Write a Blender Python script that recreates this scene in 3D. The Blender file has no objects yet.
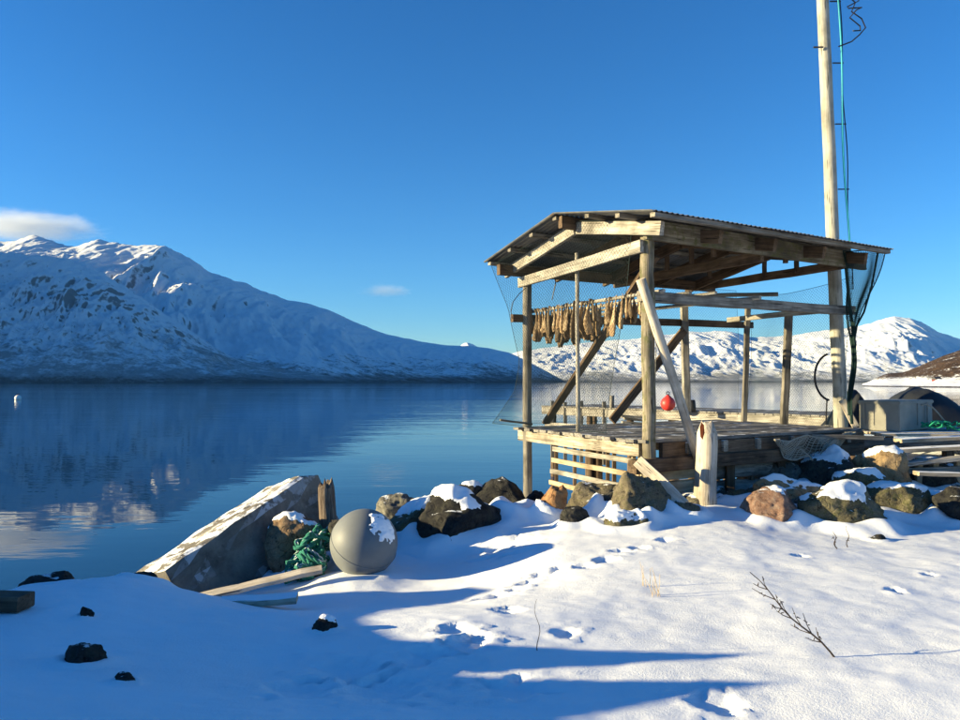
import bpy, math, random
import numpy as np
from mathutils import Vector, Matrix, noise as mnoise

# ------------------------------------------------------------------ camera, sky, sun, exposure
SC = bpy.context.scene
COL = SC.collection
CAMZ, FPX, PITCH = 2.6, 760.0, math.atan(22.0 / 760.0)
cam_d = bpy.data.cameras.new("camera")
cam_d.sensor_width = 36.0
cam_d.lens = 36.0 * FPX / 960.0
cam_d.clip_start = 0.05
cam_d.clip_end = 60000.0
cam = bpy.data.objects.new("camera", cam_d)
cam.location = (0, 0, CAMZ)
cam.rotation_euler = (math.radians(90) + PITCH, 0, 0)
COL.objects.link(cam)
SC.camera = cam

SUN_EL, SUN_BACK = math.radians(11.5), math.radians(5.0)      # sun low on the left, slightly behind the camera
to_sun = Vector((-math.cos(SUN_EL) * math.cos(SUN_BACK), -math.cos(SUN_EL) * math.sin(SUN_BACK), math.sin(SUN_EL)))
W = bpy.data.worlds.new("World")
SC.world = W
W.use_nodes = True
wn, wl = W.node_tree.nodes, W.node_tree.links
wn.clear()
sky = wn.new('ShaderNodeTexSky')
sky.sky_type = 'NISHITA'
sky.sun_disc = False
sky.sun_elevation = SUN_EL
sky.sun_rotation = math.radians(-90) - SUN_BACK
sky.altitude = 0
sky.air_density = 1.0
sky.dust_density = 0.0
sky.ozone_density = 6.0
sgam = wn.new('ShaderNodeGamma'); sgam.inputs[1].default_value = 1.1
shsv = wn.new('ShaderNodeHueSaturation'); shsv.inputs['Saturation'].default_value = 1.08; shsv.inputs['Hue'].default_value = 0.505
sbg = wn.new('ShaderNodeBackground'); sbg.inputs['Strength'].default_value = 0.077
sout = wn.new('ShaderNodeOutputWorld')
wl.new(sky.outputs[0], sgam.inputs[0]); wl.new(sgam.outputs[0], shsv.inputs['Color'])
stint = wn.new('ShaderNodeMix'); stint.data_type = 'RGBA'; stint.blend_type = 'MULTIPLY'
stint.inputs[0].default_value = 1.0; stint.inputs[7].default_value = (0.97, 0.95, 0.87, 1)
wl.new(shsv.outputs[0], stint.inputs[6]); wl.new(stint.outputs[2], sbg.inputs[0]); wl.new(sbg.outputs[0], sout.inputs[0])

sun_d = bpy.data.lights.new("sun", 'SUN')
sun_d.energy = 5.0
sun_d.angle = math.radians(0.5)
sun_d.color = (1.0, 0.83, 0.47)
sun = bpy.data.objects.new("sun", sun_d)
sun.rotation_euler = to_sun.to_track_quat('Z', 'Y').to_euler()
sun.location = (-20, 0, 20)
COL.objects.link(sun)

SC.view_settings.view_transform = 'Standard'
SC.view_settings.look = 'None'
SC.view_settings.exposure = 1.56
SC.view_settings.gamma = 1.0
SC.view_settings.use_curve_mapping = False
SC.render.engine = 'CYCLES'
SC.cycles.use_denoising = True
SC.cycles.max_bounces = 8
SC.cycles.volume_bounces = 3

# ------------------------------------------------------------------ helpers
rng = random.Random(7)
_cp, _sp = math.cos(PITCH), math.sin(PITCH)

def at(px, py, Y):
    """photo pixel (960x720) at depth Y in front of the camera -> world point"""
    cx, up = (px - 480.0) / FPX, (360.0 - py) / FPX
    fy, fz = _cp - up * _sp, _sp + up * _cp
    k = Y / fy
    return Vector((cx * k, Y, CAMZ + fz * k))

def mpx(Y):
    return Y / FPX

class MB:
    def __init__(s):
        s.v, s.f = [], []
    def add(s, vs, fs):
        b = len(s.v)
        s.v.extend([tuple(p) for p in vs]); s.f.extend([tuple(i + b for i in f) for f in fs])
    def tube(s, pts, r, n=6, cap=True, r1=None):
        pts = [Vector(p) for p in pts]
        m = len(pts); vs, fs = [], []
        up = Vector((0.0, 0.0, 1.0)); prev = None
        for i, p in enumerate(pts):
            d = (pts[min(i + 1, m - 1)] - pts[max(i - 1, 0)])
            d = d.normalized() if d.length > 1e-9 else Vector((1, 0, 0))
            a = prev if prev is not None else (up if abs(d.z) < 0.9 else Vector((1, 0, 0)))
            x = (a - d * a.dot(d))
            x = x.normalized() if x.length > 1e-6 else d.orthogonal().normalized()
            prev = x; y = d.cross(x)
            rr = r if r1 is None else r + (r1 - r) * i / max(1, m - 1)
            for k in range(n):
                t = 2 * math.pi * k / n
                vs.append(p + x * (rr * math.cos(t)) + y * (rr * math.sin(t)))
        for i in range(m - 1):
            for k in range(n):
                fs.append((i * n + k, i * n + (k + 1) % n, (i + 1) * n + (k + 1) % n, (i + 1) * n + k))
        if cap:
            fs.append(tuple(reversed(range(n)))); fs.append(tuple((m - 1) * n + k for k in range(n)))
        s.add(vs, fs)
    def mesh(s, name, mat, smooth=False):
        me = bpy.data.meshes.new(name)
        me.from_pydata(s.v, [], s.f)
        me.materials.append(mat)
        if smooth:
            me.polygons.foreach_set("use_smooth", [True] * len(me.polygons))
        me.update()
        return me

def link(name, me, M=None, parent=None):
    o = bpy.data.objects.new(name, me)
    COL.objects.link(o)
    M = M if M is not None else Matrix.Identity(4)
    if parent is not None:
        o.parent = parent
        o.matrix_local = WORLD[parent.as_pointer()].inverted() @ M
    else:
        o.matrix_local = M
    WORLD[o.as_pointer()] = M.copy()
    return o
WORLD = {}

def tag(o, label, cat, group=None):
    o["label"] = label; o["category"] = cat
    if group: o["group"] = group
    return o

def thing(name, label, cat, loc, group=None):
    o = bpy.data.objects.new(name, None)
    o.empty_display_size = 0.1
    COL.objects.link(o)
    o.location = loc
    WORLD[o.as_pointer()] = Matrix.Translation(Vector(loc))
    return tag(o, label, cat, group)

def struct(o, kind="structure"):
    o["kind"] = kind
    return o

def beam_mesh(L, w, h, mat, rnd=False, seg=4, wob=0.004, taper=1.0, jag=0.0, n=10, bow=0.0):
    b = MB(); vs, fs = [], []
    if rnd:
        ring = [(0.5 * w * math.cos(2 * math.pi * k / n), 0.5 * h * math.sin(2 * math.pi * k / n)) for k in range(n)]
    else:
        c = min(w, h) * 0.09
        ring = [(-w/2 + c, -h/2), (w/2 - c, -h/2), (w/2, -h/2 + c), (w/2, h/2 - c),
                (w/2 - c, h/2), (-w/2 + c, h/2), (-w/2, h/2 - c), (-w/2, -h/2 + c)]
    n = len(ring)
    for i in range(seg + 1):
        t = i / seg
        oy, oz = (rng.uniform(-wob, wob), rng.uniform(-wob, wob))
        oz += bow * 4 * t * (1 - t)
        k = 1 + (taper - 1) * t
        for (y, z) in ring:
            x = L * t
            if i in (0, seg): x += rng.uniform(-jag, jag)
            vs.append((x, (y + rng.uniform(-wob, wob) * 0.35) * k + oy, (z + rng.uniform(-wob, wob) * 0.35) * k + oz))
    for i in range(seg):
        for k in range(n):
            fs.append((i * n + k, i * n + (k + 1) % n, (i + 1) * n + (k + 1) % n, (i + 1) * n + k))
    fs.append(tuple(reversed(range(n)))); fs.append(tuple(seg * n + k for k in range(n)))
    b.add(vs, [tuple(reversed(f)) for f in fs])
    me = b.mesh("beam", mat)
    if rnd:
        me.polygons.foreach_set("use_smooth", [len(p.vertices) == 4 for p in me.polygons])
    return me

def frame(p0, p1, up=Vector((0, 0, 1))):
    p0, p1 = Vector(p0), Vector(p1)
    x = (p1 - p0).normalized()
    if abs(x.dot(up)) > 0.98: up = Vector((0, -1, 0))
    y = up.cross(x).normalized(); z = x.cross(y)
    return Matrix(((x.x, y.x, z.x, p0.x), (x.y, y.y, z.y, p0.y), (x.z, y.z, z.z, p0.z), (0, 0, 0, 1)))

def beam(name, p0, p1, w, h, mat, parent=None, up=Vector((0, 0, 1)), **kw):
    p0, p1 = Vector(p0), Vector(p1)
    return link(name, beam_mesh((p1 - p0).length, w, h, mat, **kw), frame(p0, p1, up), parent)

# vectorised gradient noise for height fields
def _hash(ix, iy, seed):
    h = (ix.astype(np.int64) * 374761393 + iy.astype(np.int64) * 668265263 + seed * 1442695041) & 0x7fffffff
    h = ((h ^ (h >> 13)) * 1274126177) & 0x7fffffff
    return (h ^ (h >> 16)) & 0x7fffffff

def perlin(x, y, seed=0):
    x0, y0 = np.floor(x), np.floor(y)
    fx, fy = x - x0, y - y0
    u, v = fx * fx * fx * (fx * (fx * 6 - 15) + 10), fy * fy * fy * (fy * (fy * 6 - 15) + 10)
    def g(ix, iy, dx, dy):
        a = _hash(ix, iy, seed) / 2147483647.0 * 2 * np.pi
        return np.cos(a) * dx + np.sin(a) * dy
    n00, n10 = g(x0, y0, fx, fy), g(x0 + 1, y0, fx - 1, fy)
    n01, n11 = g(x0, y0 + 1, fx, fy - 1), g(x0 + 1, y0 + 1, fx - 1, fy - 1)
    return (n00 * (1 - u) + n10 * u) * (1 - v) + (n01 * (1 - u) + n11 * u) * v * 1.0

def fbm(x, y, oct=5, seed=0, gain=0.5, ridged=False):
    s, a, f = 0, 1.0, 1.0
    for o in range(oct):
        n = perlin(x * f, y * f, seed + o * 17)
        s = s + a * ((1 - np.abs(n) * 2.2) - 0.5 if ridged else n)
        a *= gain; f *= 2.03
    return s

def grid_mesh(name, X, Y, Z, mat, smooth=True):
    ny, nx = X.shape
    co = np.stack([X, Y, Z], -1).reshape(-1, 3).astype(np.float32)
    idx = np.arange(nx * ny).reshape(ny, nx)
    q = np.stack([idx[:-1, :-1], idx[:-1, 1:], idx[1:, 1:], idx[1:, :-1]], -1).reshape(-1, 4)
    me = bpy.data.meshes.new(name)
    me.vertices.add(len(co)); me.vertices.foreach_set("co", co.ravel())
    me.loops.add(q.size); me.loops.foreach_set("vertex_index", q.ravel().astype(np.int32))
    me.polygons.add(len(q))
    me.polygons.foreach_set("loop_start", (np.arange(len(q)) * 4).astype(np.int32))
    me.update(calc_edges=True)
    me.polygons.foreach_set("use_smooth", [smooth] * len(q))
    me.materials.append(mat)
    return me

# ------------------------------------------------------------------ materials
class NT:
    def __init__(s, name):
        s.m = bpy.data.materials.new(name); s.m.use_nodes = True
        s.t = s.m.node_tree; s.t.nodes.clear()
        s.out = s.n('ShaderNodeOutputMaterial')
        s.b = s.n('ShaderNodeBsdfPrincipled')
        s.l(s.b.outputs[0], s.out.inputs[0])
    def n(s, typ, **kw):
        nd = s.t.nodes.new(typ)
        for k, v in kw.items(): setattr(nd, k, v)
        return nd
    def l(s, a, b): s.t.links.new(a, b)
    def coord(s, which='Object', scale=(1, 1, 1)):
        tc = s.n('ShaderNodeTexCoord'); mp = s.n('ShaderNodeMapping')
        mp.inputs['Scale'].default_value = scale
        s.l(tc.outputs[which], mp.inputs[0])
        return mp.outputs[0]
    def noise(s, vec, scale, detail=5, rough=0.55, dist=0.0):
        nd = s.n('ShaderNodeTexNoise'); nd.inputs['Scale'].default_value = scale
        nd.inputs['Detail'].default_value = detail; nd.inputs['Roughness'].default_value = rough
        nd.inputs['Distortion'].default_value = dist
        if vec is not None: s.l(vec, nd.inputs['Vector'])
        return nd.outputs['Fac']
    def ramp(s, fac, stops):
        r = s.n('ShaderNodeValToRGB'); e = r.color_ramp.elements
        while len(e) > 1: e.remove(e[-1])
        e[0].position = stops[0][0]; e[0].color = (*stops[0][1], 1) if len(stops[0][1]) == 3 else stops[0][1]
        for p, c in stops[1:]:
            k = e.new(p); k.color = (*c, 1) if len(c) == 3 else c
        s.l(fac, r.inputs[0]); return r.outputs[0]
    def step(s, fac, a, b):
        r = s.n('ShaderNodeMapRange'); r.inputs[1].default_value = a; r.inputs[2].default_value = b
        s.l(fac, r.inputs[0]); return r.outputs[0]
    def math(s, op, a, b=None):
        m = s.n('ShaderNodeMath', operation=op)
        for i, v in enumerate((a, b)):
            if v is None: continue
            if isinstance(v, (int, float)): m.inputs[i].default_value = v
            else: s.l(v, m.inputs[i])
        return m.outputs[0]
    def mix(s, fac, a, b, mode='MIX'):
        m = s.n('ShaderNodeMix', data_type='RGBA', blend_type=mode)
        for k, v in ((0, fac), (6, a), (7, b)):
            if isinstance(v, (int, float)): m.inputs[k].default_value = v
            elif isinstance(v, tuple): m.inputs[k].default_value = (*v, 1)
            else: s.l(v, m.inputs[k])
        return m.outputs[2]
    def bump(s, h, strength=0.4, dist=0.02, normal=None):
        b = s.n('ShaderNodeBump'); b.inputs['Strength'].default_value = strength; b.inputs['Distance'].default_value = dist
        s.l(h, b.inputs['Height'])
        if normal is not None: s.l(normal, b.inputs['Normal'])
        return b.outputs[0]
    def up(s):
        g = s.n('ShaderNodeNewGeometry'); x = s.n('ShaderNodeSeparateXYZ')
        s.l(g.outputs['Normal'], x.inputs[0]); return x.outputs[2]
    def zpos(s):
        g = s.n('ShaderNodeNewGeometry'); x = s.n('ShaderNodeSeparateXYZ')
        s.l(g.outputs['Position'], x.inputs[0]); return x.outputs[2]
    def pos(s, scale=(1, 1, 1)):
        g = s.n('ShaderNodeNewGeometry'); mp = s.n('ShaderNodeMapping'); mp.inputs['Scale'].default_value = scale
        s.l(g.outputs['Position'], mp.inputs[0]); return mp.outputs[0]
    def rand(s):
        return s.n('ShaderNodeObjectInfo').outputs['Random']
    def fin(s, color=None, rough=0.8, normal=None, spec=0.3, metal=0.0):
        if color is not None:
            if isinstance(color, tuple): s.b.inputs['Base Color'].default_value = (*color, 1)
            else: s.l(color, s.b.inputs['Base Color'])
        if isinstance(rough, (int, float)): s.b.inputs['Roughness'].default_value = rough
        else: s.l(rough, s.b.inputs['Roughness'])
        s.b.inputs['Specular IOR Level'].default_value = spec
        s.b.inputs['Metallic'].default_value = metal
        if normal is not None: s.l(normal, s.b.inputs['Normal'])
        return s.m

SNOWC = (0.84, 0.86, 0.88)

def wood(name, dark, mid, light, snow=0.0, moss=0.0, vary=0.35):
    t = NT(name)
    ob = t.coord('Object')
    add = t.n('ShaderNodeVectorMath', operation='ADD')
    r = t.rand(); cmb = t.n('ShaderNodeCombineXYZ')
    r50 = t.math('MULTIPLY', r, 37.0)
    t.l(r50, cmb.inputs[0]); t.l(r50, cmb.inputs[1]); t.l(r50, cmb.inputs[2])
    t.l(ob, add.inputs[0]); t.l(cmb.outputs[0], add.inputs[1])
    mp = t.n('ShaderNodeMapping'); mp.inputs['Scale'].default_value = (1.3, 26, 26); t.l(add.outputs[0], mp.inputs[0])
    grain = t.noise(mp.outputs[0], 1.6, 8, 0.62, 0.5)
    blot = t.noise(add.outputs[0], 2.6, 5, 0.6)
    c = t.ramp(grain, [(0.28, dark), (0.5, mid), (0.72, light)])
    c = t.mix(t.step(blot, 0.42, 0.68), c, t.mix(0.75, c, tuple(x * 0.5 for x in dark)))
    mp2 = t.n('ShaderNodeMapping'); mp2.inputs['Scale'].default_value = (0.5, 12, 12); t.l(add.outputs[0], mp2.inputs[0])
    crack = t.noise(mp2.outputs[0], 5.0, 3, 0.5)
    c = t.mix(t.step(crack, 0.36, 0.31), c, tuple(x * 0.2 for x in dark))
    hv = t.n('ShaderNodeHueSaturation')
    t.l(c, hv.inputs['Color']); 
    t.l(t.math('ADD', t.math('MULTIPLY', r, vary), 1.0 - vary * 0.5), hv.inputs['Value'])
    c = hv.outputs[0]
    if moss > 0:
        mo = t.noise(add.outputs[0], 9.0, 6, 0.7)
        c = t.mix(t.math('MULTIPLY', t.step(mo, 0.5, 0.62), moss), c, (0.09, 0.095, 0.035))
    if snow > 0:
        sn = t.noise(t.pos(), 5.0, 5, 0.6)
        f = t.math('MULTIPLY', t.step(t.up(), 0.55, 0.8), t.step(sn, 0.62 - snow * 0.4, 0.68 - snow * 0.4))
        c = t.mix(f, c, SNOWC)
    nb = t.bump(t.math('ADD', grain, t.math('MULTIPLY', t.step(crack, 0.36, 0.31), -0.8)), 0.55, 0.012)
    return t.fin(c, 0.85, nb, 0.2)

def rock_mat(name, a, b, c, snow=0.5, lichen=(0.2, 0.2, 0.12), k=0.9):
    a, b, c, lichen = [tuple(x * k for x in q_) for q_ in (a, b, c, lichen)]
    t = NT(name)
    p = t.pos(); n1 = t.noise(p, 3.0, 9, 0.7, 0.8); n2 = t.noise(p, 14.0, 8, 0.75); n3 = t.noise(p, 75.0, 4, 0.7)
    vo = t.n('ShaderNodeTexVoronoi', feature='DISTANCE_TO_EDGE'); vo.inputs['Scale'].default_value = 3.2
    wv = t.n('ShaderNodeVectorMath', operation='ADD'); nz = t.n('ShaderNodeTexNoise'); nz.inputs['Scale'].default_value = 4.0
    t.l(p, nz.inputs['Vector']); sc_ = t.n('ShaderNodeVectorMath', operation='SCALE'); sc_.inputs['Scale'].default_value = 0.45
    t.l(nz.outputs['Color'], sc_.inputs[0]); t.l(p, wv.inputs[0]); t.l(sc_.outputs[0], wv.inputs[1]); t.l(wv.outputs[0], vo.inputs['Vector'])
    crack = t.step(vo.outputs['Distance'], 0.0, 0.035)
    col = t.ramp(n1, [(0.3, a), (0.52, b), (0.7, c)])
    col = t.mix(t.math('MULTIPLY', t.step(n2, 0.50, 0.60), 0.65), col, lichen)
    col = t.mix(t.step(n2, 0.44, 0.36), col, tuple(x * 0.35 for x in a))
    col = t.mix(t.math('MULTIPLY', t.step(n3, 0.5, 0.7), 0.4), col, tuple(min(1, x * 1.5) for x in c))
    col = t.mix(t.math('MULTIPLY', t.math('SUBTRACT', 1.0, crack), 0.3), col, tuple(x * 0.3 for x in a))
    hh = t.math('ADD', t.math('ADD', n2, t.math('MULTIPLY', n1, 2.0)), t.math('ADD', t.math('MULTIPLY', n3, 0.35), t.math('MULTIPLY', crack, 0.3)))
    if snow > 0:
        sn = t.noise(p, 9.0, 5, 0.65)
        f = t.step(t.math('ADD', t.up(), t.math('MULTIPLY', sn, 0.9)), 1.50 - snow * 0.4, 1.56 - snow * 0.4)
        col = t.mix(t.math('MULTIPLY', f, 0.9), col, SNOWC)
    return t.fin(col, 0.9, t.bump(hh, 0.9, 0.022), 0.2)

M = {}
M['pale'] = wood('wood_pale', (0.14, 0.125, 0.105), (0.34, 0.315, 0.275), (0.55, 0.52, 0.47))
M['grey'] = wood('wood_grey', (0.09, 0.08, 0.068), (0.21, 0.19, 0.162), (0.36, 0.33, 0.285))
M['brown'] = wood('wood_brown', (0.06, 0.04, 0.028), (0.14, 0.095, 0.062), (0.22, 0.15, 0.1))
M['mossy'] = wood('wood_mossy', (0.10, 0.085, 0.06), (0.22, 0.19, 0.14), (0.36, 0.32, 0.25), moss=0.8)
M['deck'] = wood('wood_deck', (0.12, 0.11, 0.10), (0.24, 0.225, 0.205), (0.36, 0.34, 0.31), snow=0.12)
M['rim'] = wood('wood_rim', (0.15, 0.125, 0.095), (0.36, 0.315, 0.25), (0.55, 0.51, 0.44), snow=0.28)
M['mast'] = wood('wood_mast', (0.26, 0.25, 0.21), (0.38, 0.365, 0.31), (0.48, 0.46, 0.40), vary=0.1)
M['drift'] = wood('wood_drift', (0.34, 0.29, 0.23), (0.5, 0.44, 0.36), (0.62, 0.57, 0.5), vary=0.1)
M['yellow'] = wood('wood_yellow', (0.24, 0.18, 0.11), (0.43, 0.34, 0.225), (0.56, 0.47, 0.34))
M['plank_snow'] = wood('wood_plank_snow', (0.24, 0.19, 0.13), (0.44, 0.36, 0.26), (0.58, 0.5, 0.4), snow=0.75)

def snow_mat():
    t = NT('snow')
    p = t.pos()
    n1 = t.noise(p, 9, 4, 0.6); n2 = t.noise(p, 70, 4, 0.7); n3 = t.noise(p, 260, 2, 0.6)
    c = t.mix(n1, (0.82, 0.845, 0.875), (0.87, 0.885, 0.90))
    h = t.math('ADD', t.math('ADD', t.math('MULTIPLY', n1, 0.25), t.math('MULTIPLY', n2, 0.75)), t.math('MULTIPLY', n3, 0.30))
    pat = t.step(t.noise(t.pos((1.1, 2.2, 1)), 1.0, 4, 0.6), 0.38, 0.62)
    rip = t.noise(t.pos((5, 16, 5)), 1.0, 3, 0.55)
    h = t.math('ADD', t.math('MULTIPLY', h, t.math('ADD', t.math('MULTIPLY', pat, 1.1), 0.35)), t.math('MULTIPLY', rip, 0.35))
    return t.fin(c, 0.65, t.bump(h, 0.45, 0.014), 0.25)
M['snow'] = snow_mat()

def mountain_mat(name, tree_line, bare, streak, rockc=(0.03, 0.033, 0.038), forest=(0.03, 0.032, 0.03), cov=0.5):
    t = NT(name)
    pw = t.pos((0.001, 0.001, 0.001))
    z = t.zpos(); up = t.up()
    big = t.noise(pw, 2.2, 6, 0.6); fine = t.noise(pw, 19, 9, 0.74); vf = t.noise(pw, 60, 9, 0.8)
    # rock where it is steep or where the wind has swept it
    gl = t.noise(t.pos((0.016, 0.003, 0.006)), 1.0, 8, 0.7, 0.6)
    st = t.math('ADD', t.math('MULTIPLY', up, -1.7), t.math('ADD', t.math('MULTIPLY', fine, 0.75), t.math('ADD', t.math('MULTIPLY', vf, 0.65), t.math('MULTIPLY', gl, 0.6))))
    rockf = t.step(st, bare - 0.06, bare + 0.13)
    # birch scrub and heath low down, broken up by snow
    tl = t.math('ADD', t.math('DIVIDE', z, tree_line), t.math('MULTIPLY', t.math('SUBTRACT', fine, 0.5), -4.0))
    tl = t.math('ADD', tl, t.math('MULTIPLY', t.math('SUBTRACT', big, 0.5), -3.0))
    tl = t.math('ADD', tl, t.math('MULTIPLY', t.math('SUBTRACT', vf, 0.5), -3.0))
    treef = t.math('MULTIPLY', t.step(tl, 1.0, 0.2), cov)
    sp = t.math('MULTIPLY', t.step(vf, 0.56, 0.66), streak)
    c = t.mix(sp, SNOWC, (0.2, 0.21, 0.22))
    c = t.mix(t.math('MULTIPLY', rockf, 0.75), c, rockc)
    c = t.mix(treef, c, forest)
    low = t.step(t.math('ADD', z, t.math('ADD', t.math('MULTIPLY', t.math('SUBTRACT', vf, 0.5), 90.0), t.math('MULTIPLY', t.math('SUBTRACT', big, 0.5), 110.0))), 24.0, 4.0)
    c = t.mix(t.math('MULTIPLY', low, 0.8), c, forest)
    return t.fin(c, 0.85, t.bump(t.math('ADD', fine, vf), 0.6, 40.0), 0.1)

# ------------------------------------------------------------------ water
def water_mat():
    t = NT('fjord_water')
    p1 = t.pos((0.35, 1.0, 1)); p2 = t.pos((0.02, 0.06, 1)); p3 = t.pos((0.9, 2.4, 1))
    a = t.noise(p1, 0.5, 3, 0.5); b = t.noise(p2, 0.6, 3, 0.5); c = t.noise(p3, 1.2, 2, 0.5)
    calm = t.step(t.noise(t.pos((0.004, 0.018, 1)), 1.0, 3, 0.5), 0.40, 0.62)
    h = t.math('ADD', t.math('MULTIPLY', a, 0.55), t.math('MULTIPLY', c, 0.12))
    h = t.math('MULTIPLY', h, t.math('ADD', t.math('MULTIPLY', calm, 0.8), 0.25))
    h = t.math('ADD', h, t.math('MULTIPLY', b, 0.6))
    t.b.inputs['IOR'].default_value = 1.22
    return t.fin((0.004, 0.036, 0.105), 0.02, t.bump(h, 1.0, 0.06), 0.38)
wm = MB()
wm.add([(-16000, -400, 0), (16000, -400, 0), (16000, 16000, 0), (-16000, 16000, 0)], [(0, 1, 2, 3)])
struct(link('water', wm.mesh('water', water_mat())))

# ------------------------------------------------------------------ snow ground
CP = []   # (X, Y, z)
def cpx(px, py, Y): p = at(px, py, Y); CP.append((p.x, p.y, p.z))
for a in [(0, 720, 2.9), (240, 720, 3.1), (480, 720, 3.35), (720, 720, 3.45), (960, 720, 3.4),
          (0, 650, 4.0), (110, 640, 4.2), (250, 665, 4.0), (400, 680, 3.9),
          (0, 596, 5.2), (60, 584, 5.5), (130, 577, 5.6), (200, 602, 5.25), (265, 612, 5.0), (330, 630, 4.6), (430, 640, 4.35),
          (300, 609, 5.8), (365, 577, 6.6), (300, 586, 6.5), (230, 597, 6.3), (90, 583, 5.9), (420, 570, 6.95), (425, 600, 5.9), (395, 600, 5.8),
          (540, 600, 5.3), (540, 550, 6.8), (470, 556, 7.25), (620, 530, 7.4), (700, 505, 8.45), (718, 503, 8.2), (760, 520, 8.0), (860, 525, 7.9),
          (960, 513, 8.6), (833, 657, 4.2), (960, 600, 5.3), (700, 600, 5.25), (800, 560, 6.3), (580, 660, 4.15),
          (500, 525, 7.8), (440, 545, 7.7), (405, 540, 7.9)]:
    cpx(*a)
CP += [(-4.2, 6.6, 0.55), (-3.2, 7.4, 0.35), (-2.6, 9.0, -0.35), (-1.6, 8.6, 0.25), (-0.6, 9.6, 0.1), (-1, 11.5, -0.8), (0.6, 9.7, 0.55), (0.7, 11, -0.35),
       (1.9, 9.1, 0.85), (3.0, 10, 1.1), (3.6, 10.8, 0.7), (2.5, 12, -0.4), (4.9, 10.4, 0.95), (4.4, 12.6, 0.0), (7, 11, 1.45), (6, 10.2, 1.3), (8.5, 10.2, 1.35), (7.5, 14, 1.45), (9.5, 13, 1.5), (10, 12, 1.2),
       (10, 15.5, 0.8), (6, 16, -0.6), (14, 9, 1.5), (14, 16, 0.3), (3, 16, -1.2), (-3, 14, -1.4), (-7, 8, -0.6), (-8, 6.0, 0.3), (-11, 7, -0.4), (-10, 12, -1.4),
       (-6, 4, 1.2), (-6, 1, 1.3), (-10, 0, 1.6), (-3, 1, 1.15), (0, 0, 1.06), (3, 0, 1.1), (6, 3, 1.15), (10, 4, 1.3), (0, -5, 1.2), (8, -5, 1.5), (-8, -6, 1.6), (14, 2, 1.6), (12, 20, -1.2), (0, 20, -1.6)]
CPa = np.array(CP)
def _tps_fit():
    n = len(CPa); d = np.linalg.norm(CPa[:, None, :2] - CPa[None, :, :2], axis=-1)
    K = np.where(d > 0, d * d * np.log(d + 1e-12), 0) + np.eye(n) * 0.02
    P = np.hstack([np.ones((n, 1)), CPa[:, :2]])
    A = np.zeros((n + 3, n + 3)); A[:n, :n] = K; A[:n, n:] = P; A[n:, :n] = P.T
    return np.linalg.solve(A, np.concatenate([CPa[:, 2], np.zeros(3)]))
_tw = _tps_fit()
def tps(X, Y):
    sh = X.shape; x, y = X.ravel(), Y.ravel(); n = len(CPa)
    out = _tw[n] + _tw[n + 1] * x + _tw[n + 2] * y
    for i in range(n):
        r2 = (x - CPa[i, 0]) ** 2 + (y - CPa[i, 1]) ** 2
        out = out + _tw[i] * 0.5 * r2 * np.log(r2 + 1e-12)
    return out.reshape(sh)

SHADE_BANK = [(-6, 2.2), (2.0, 2.2), (2.95, 2.25), (3.12, 2.32), (3.28, 2.46), (3.40, 2.22), (3.5, 2.12), (3.61, 2.36), (3.68, 2.47), (3.78, 2.3), (3.9, 2.14), (4.0, 2.08),
        (4.5, 1.99), (5.0, 2.0), (5.5, 2.06), (5.75, 1.98), (5.95, 1.45), (6.4, 0.9), (7.2, 0.0), (20, -1)]  # crest heights of the added bank, shaped to cast finger shadows
def ground_z(X, Y, detail=True):
    z = tps(X, Y)
    if detail:
        land = np.clip((z - 0.2) / 0.6, 0, 1)
        z = z + land * (0.024 * fbm(X * 0.9, Y * 0.9, 3, 3) + 0.007 * fbm(X * 2.6 + 0.4 * Y, Y * 2.2, 3, 8))
        z = z + 0.004 * land * fbm(X * 7, Y * 9, 3, 21)
    # snow bank added out of view on the left, to shade the near snow
    by = np.interp(Y, [b[0] for b in SHADE_BANK], [b[1] for b in SHADE_BANK])
    shape = np.exp(-np.abs((X + 5.2) / np.where(X > -5.2, 0.95, 1.6)) ** 2.2)
    z = np.where(by > z, z + (by - z) * shape, z)
    return np.maximum(z, -1.8)

_gx = np.concatenate([np.linspace(-40, -8, 20, endpoint=False), np.linspace(-8, -4, 40, endpoint=False), np.linspace(-4, 6.5, 330, endpoint=False), np.linspace(6.5, 12, 40, endpoint=False), np.linspace(12, 60, 24)])
_gy = np.concatenate([np.linspace(-40, -4, 18, endpoint=False), np.linspace(-4, 2.6, 40, endpoint=False), np.linspace(2.6, 9.6, 300, endpoint=False), np.linspace(9.6, 20, 40)])
GX, GY = np.meshgrid(_gx, _gy)
cl = lambda a, lo, hi: np.clip(a, lo, hi)
GZ = ground_z(cl(GX, -11, 15), cl(GY, -6, 19))
GZ0 = GZ.copy()

def g_at(x, y):
    i = int(np.clip(np.searchsorted(_gx, x), 1, len(_gx) - 1)); j = int(np.clip(np.searchsorted(_gy, y), 1, len(_gy) - 1))
    fx = (x - _gx[i - 1]) / (_gx[i] - _gx[i - 1]); fy = (y - _gy[j - 1]) / (_gy[j] - _gy[j - 1])
    return float(GZ0[j-1, i-1] * (1-fx) * (1-fy) + GZ0[j-1, i] * fx * (1-fy) + GZ0[j, i-1] * (1-fx) * fy + GZ0[j, i] * fx * fy)

def on_ground(px, py):
    """point where the line of sight through a photo pixel meets the snow"""
    lo = 2.0
    for Y in np.arange(2.0, 16, 0.03):
        p = at(px, py, Y)
        if p.z < g_at(p.x, p.y): return Vector((p.x, p.y, g_at(p.x, p.y)))
    return at(px, py, 9)

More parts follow.
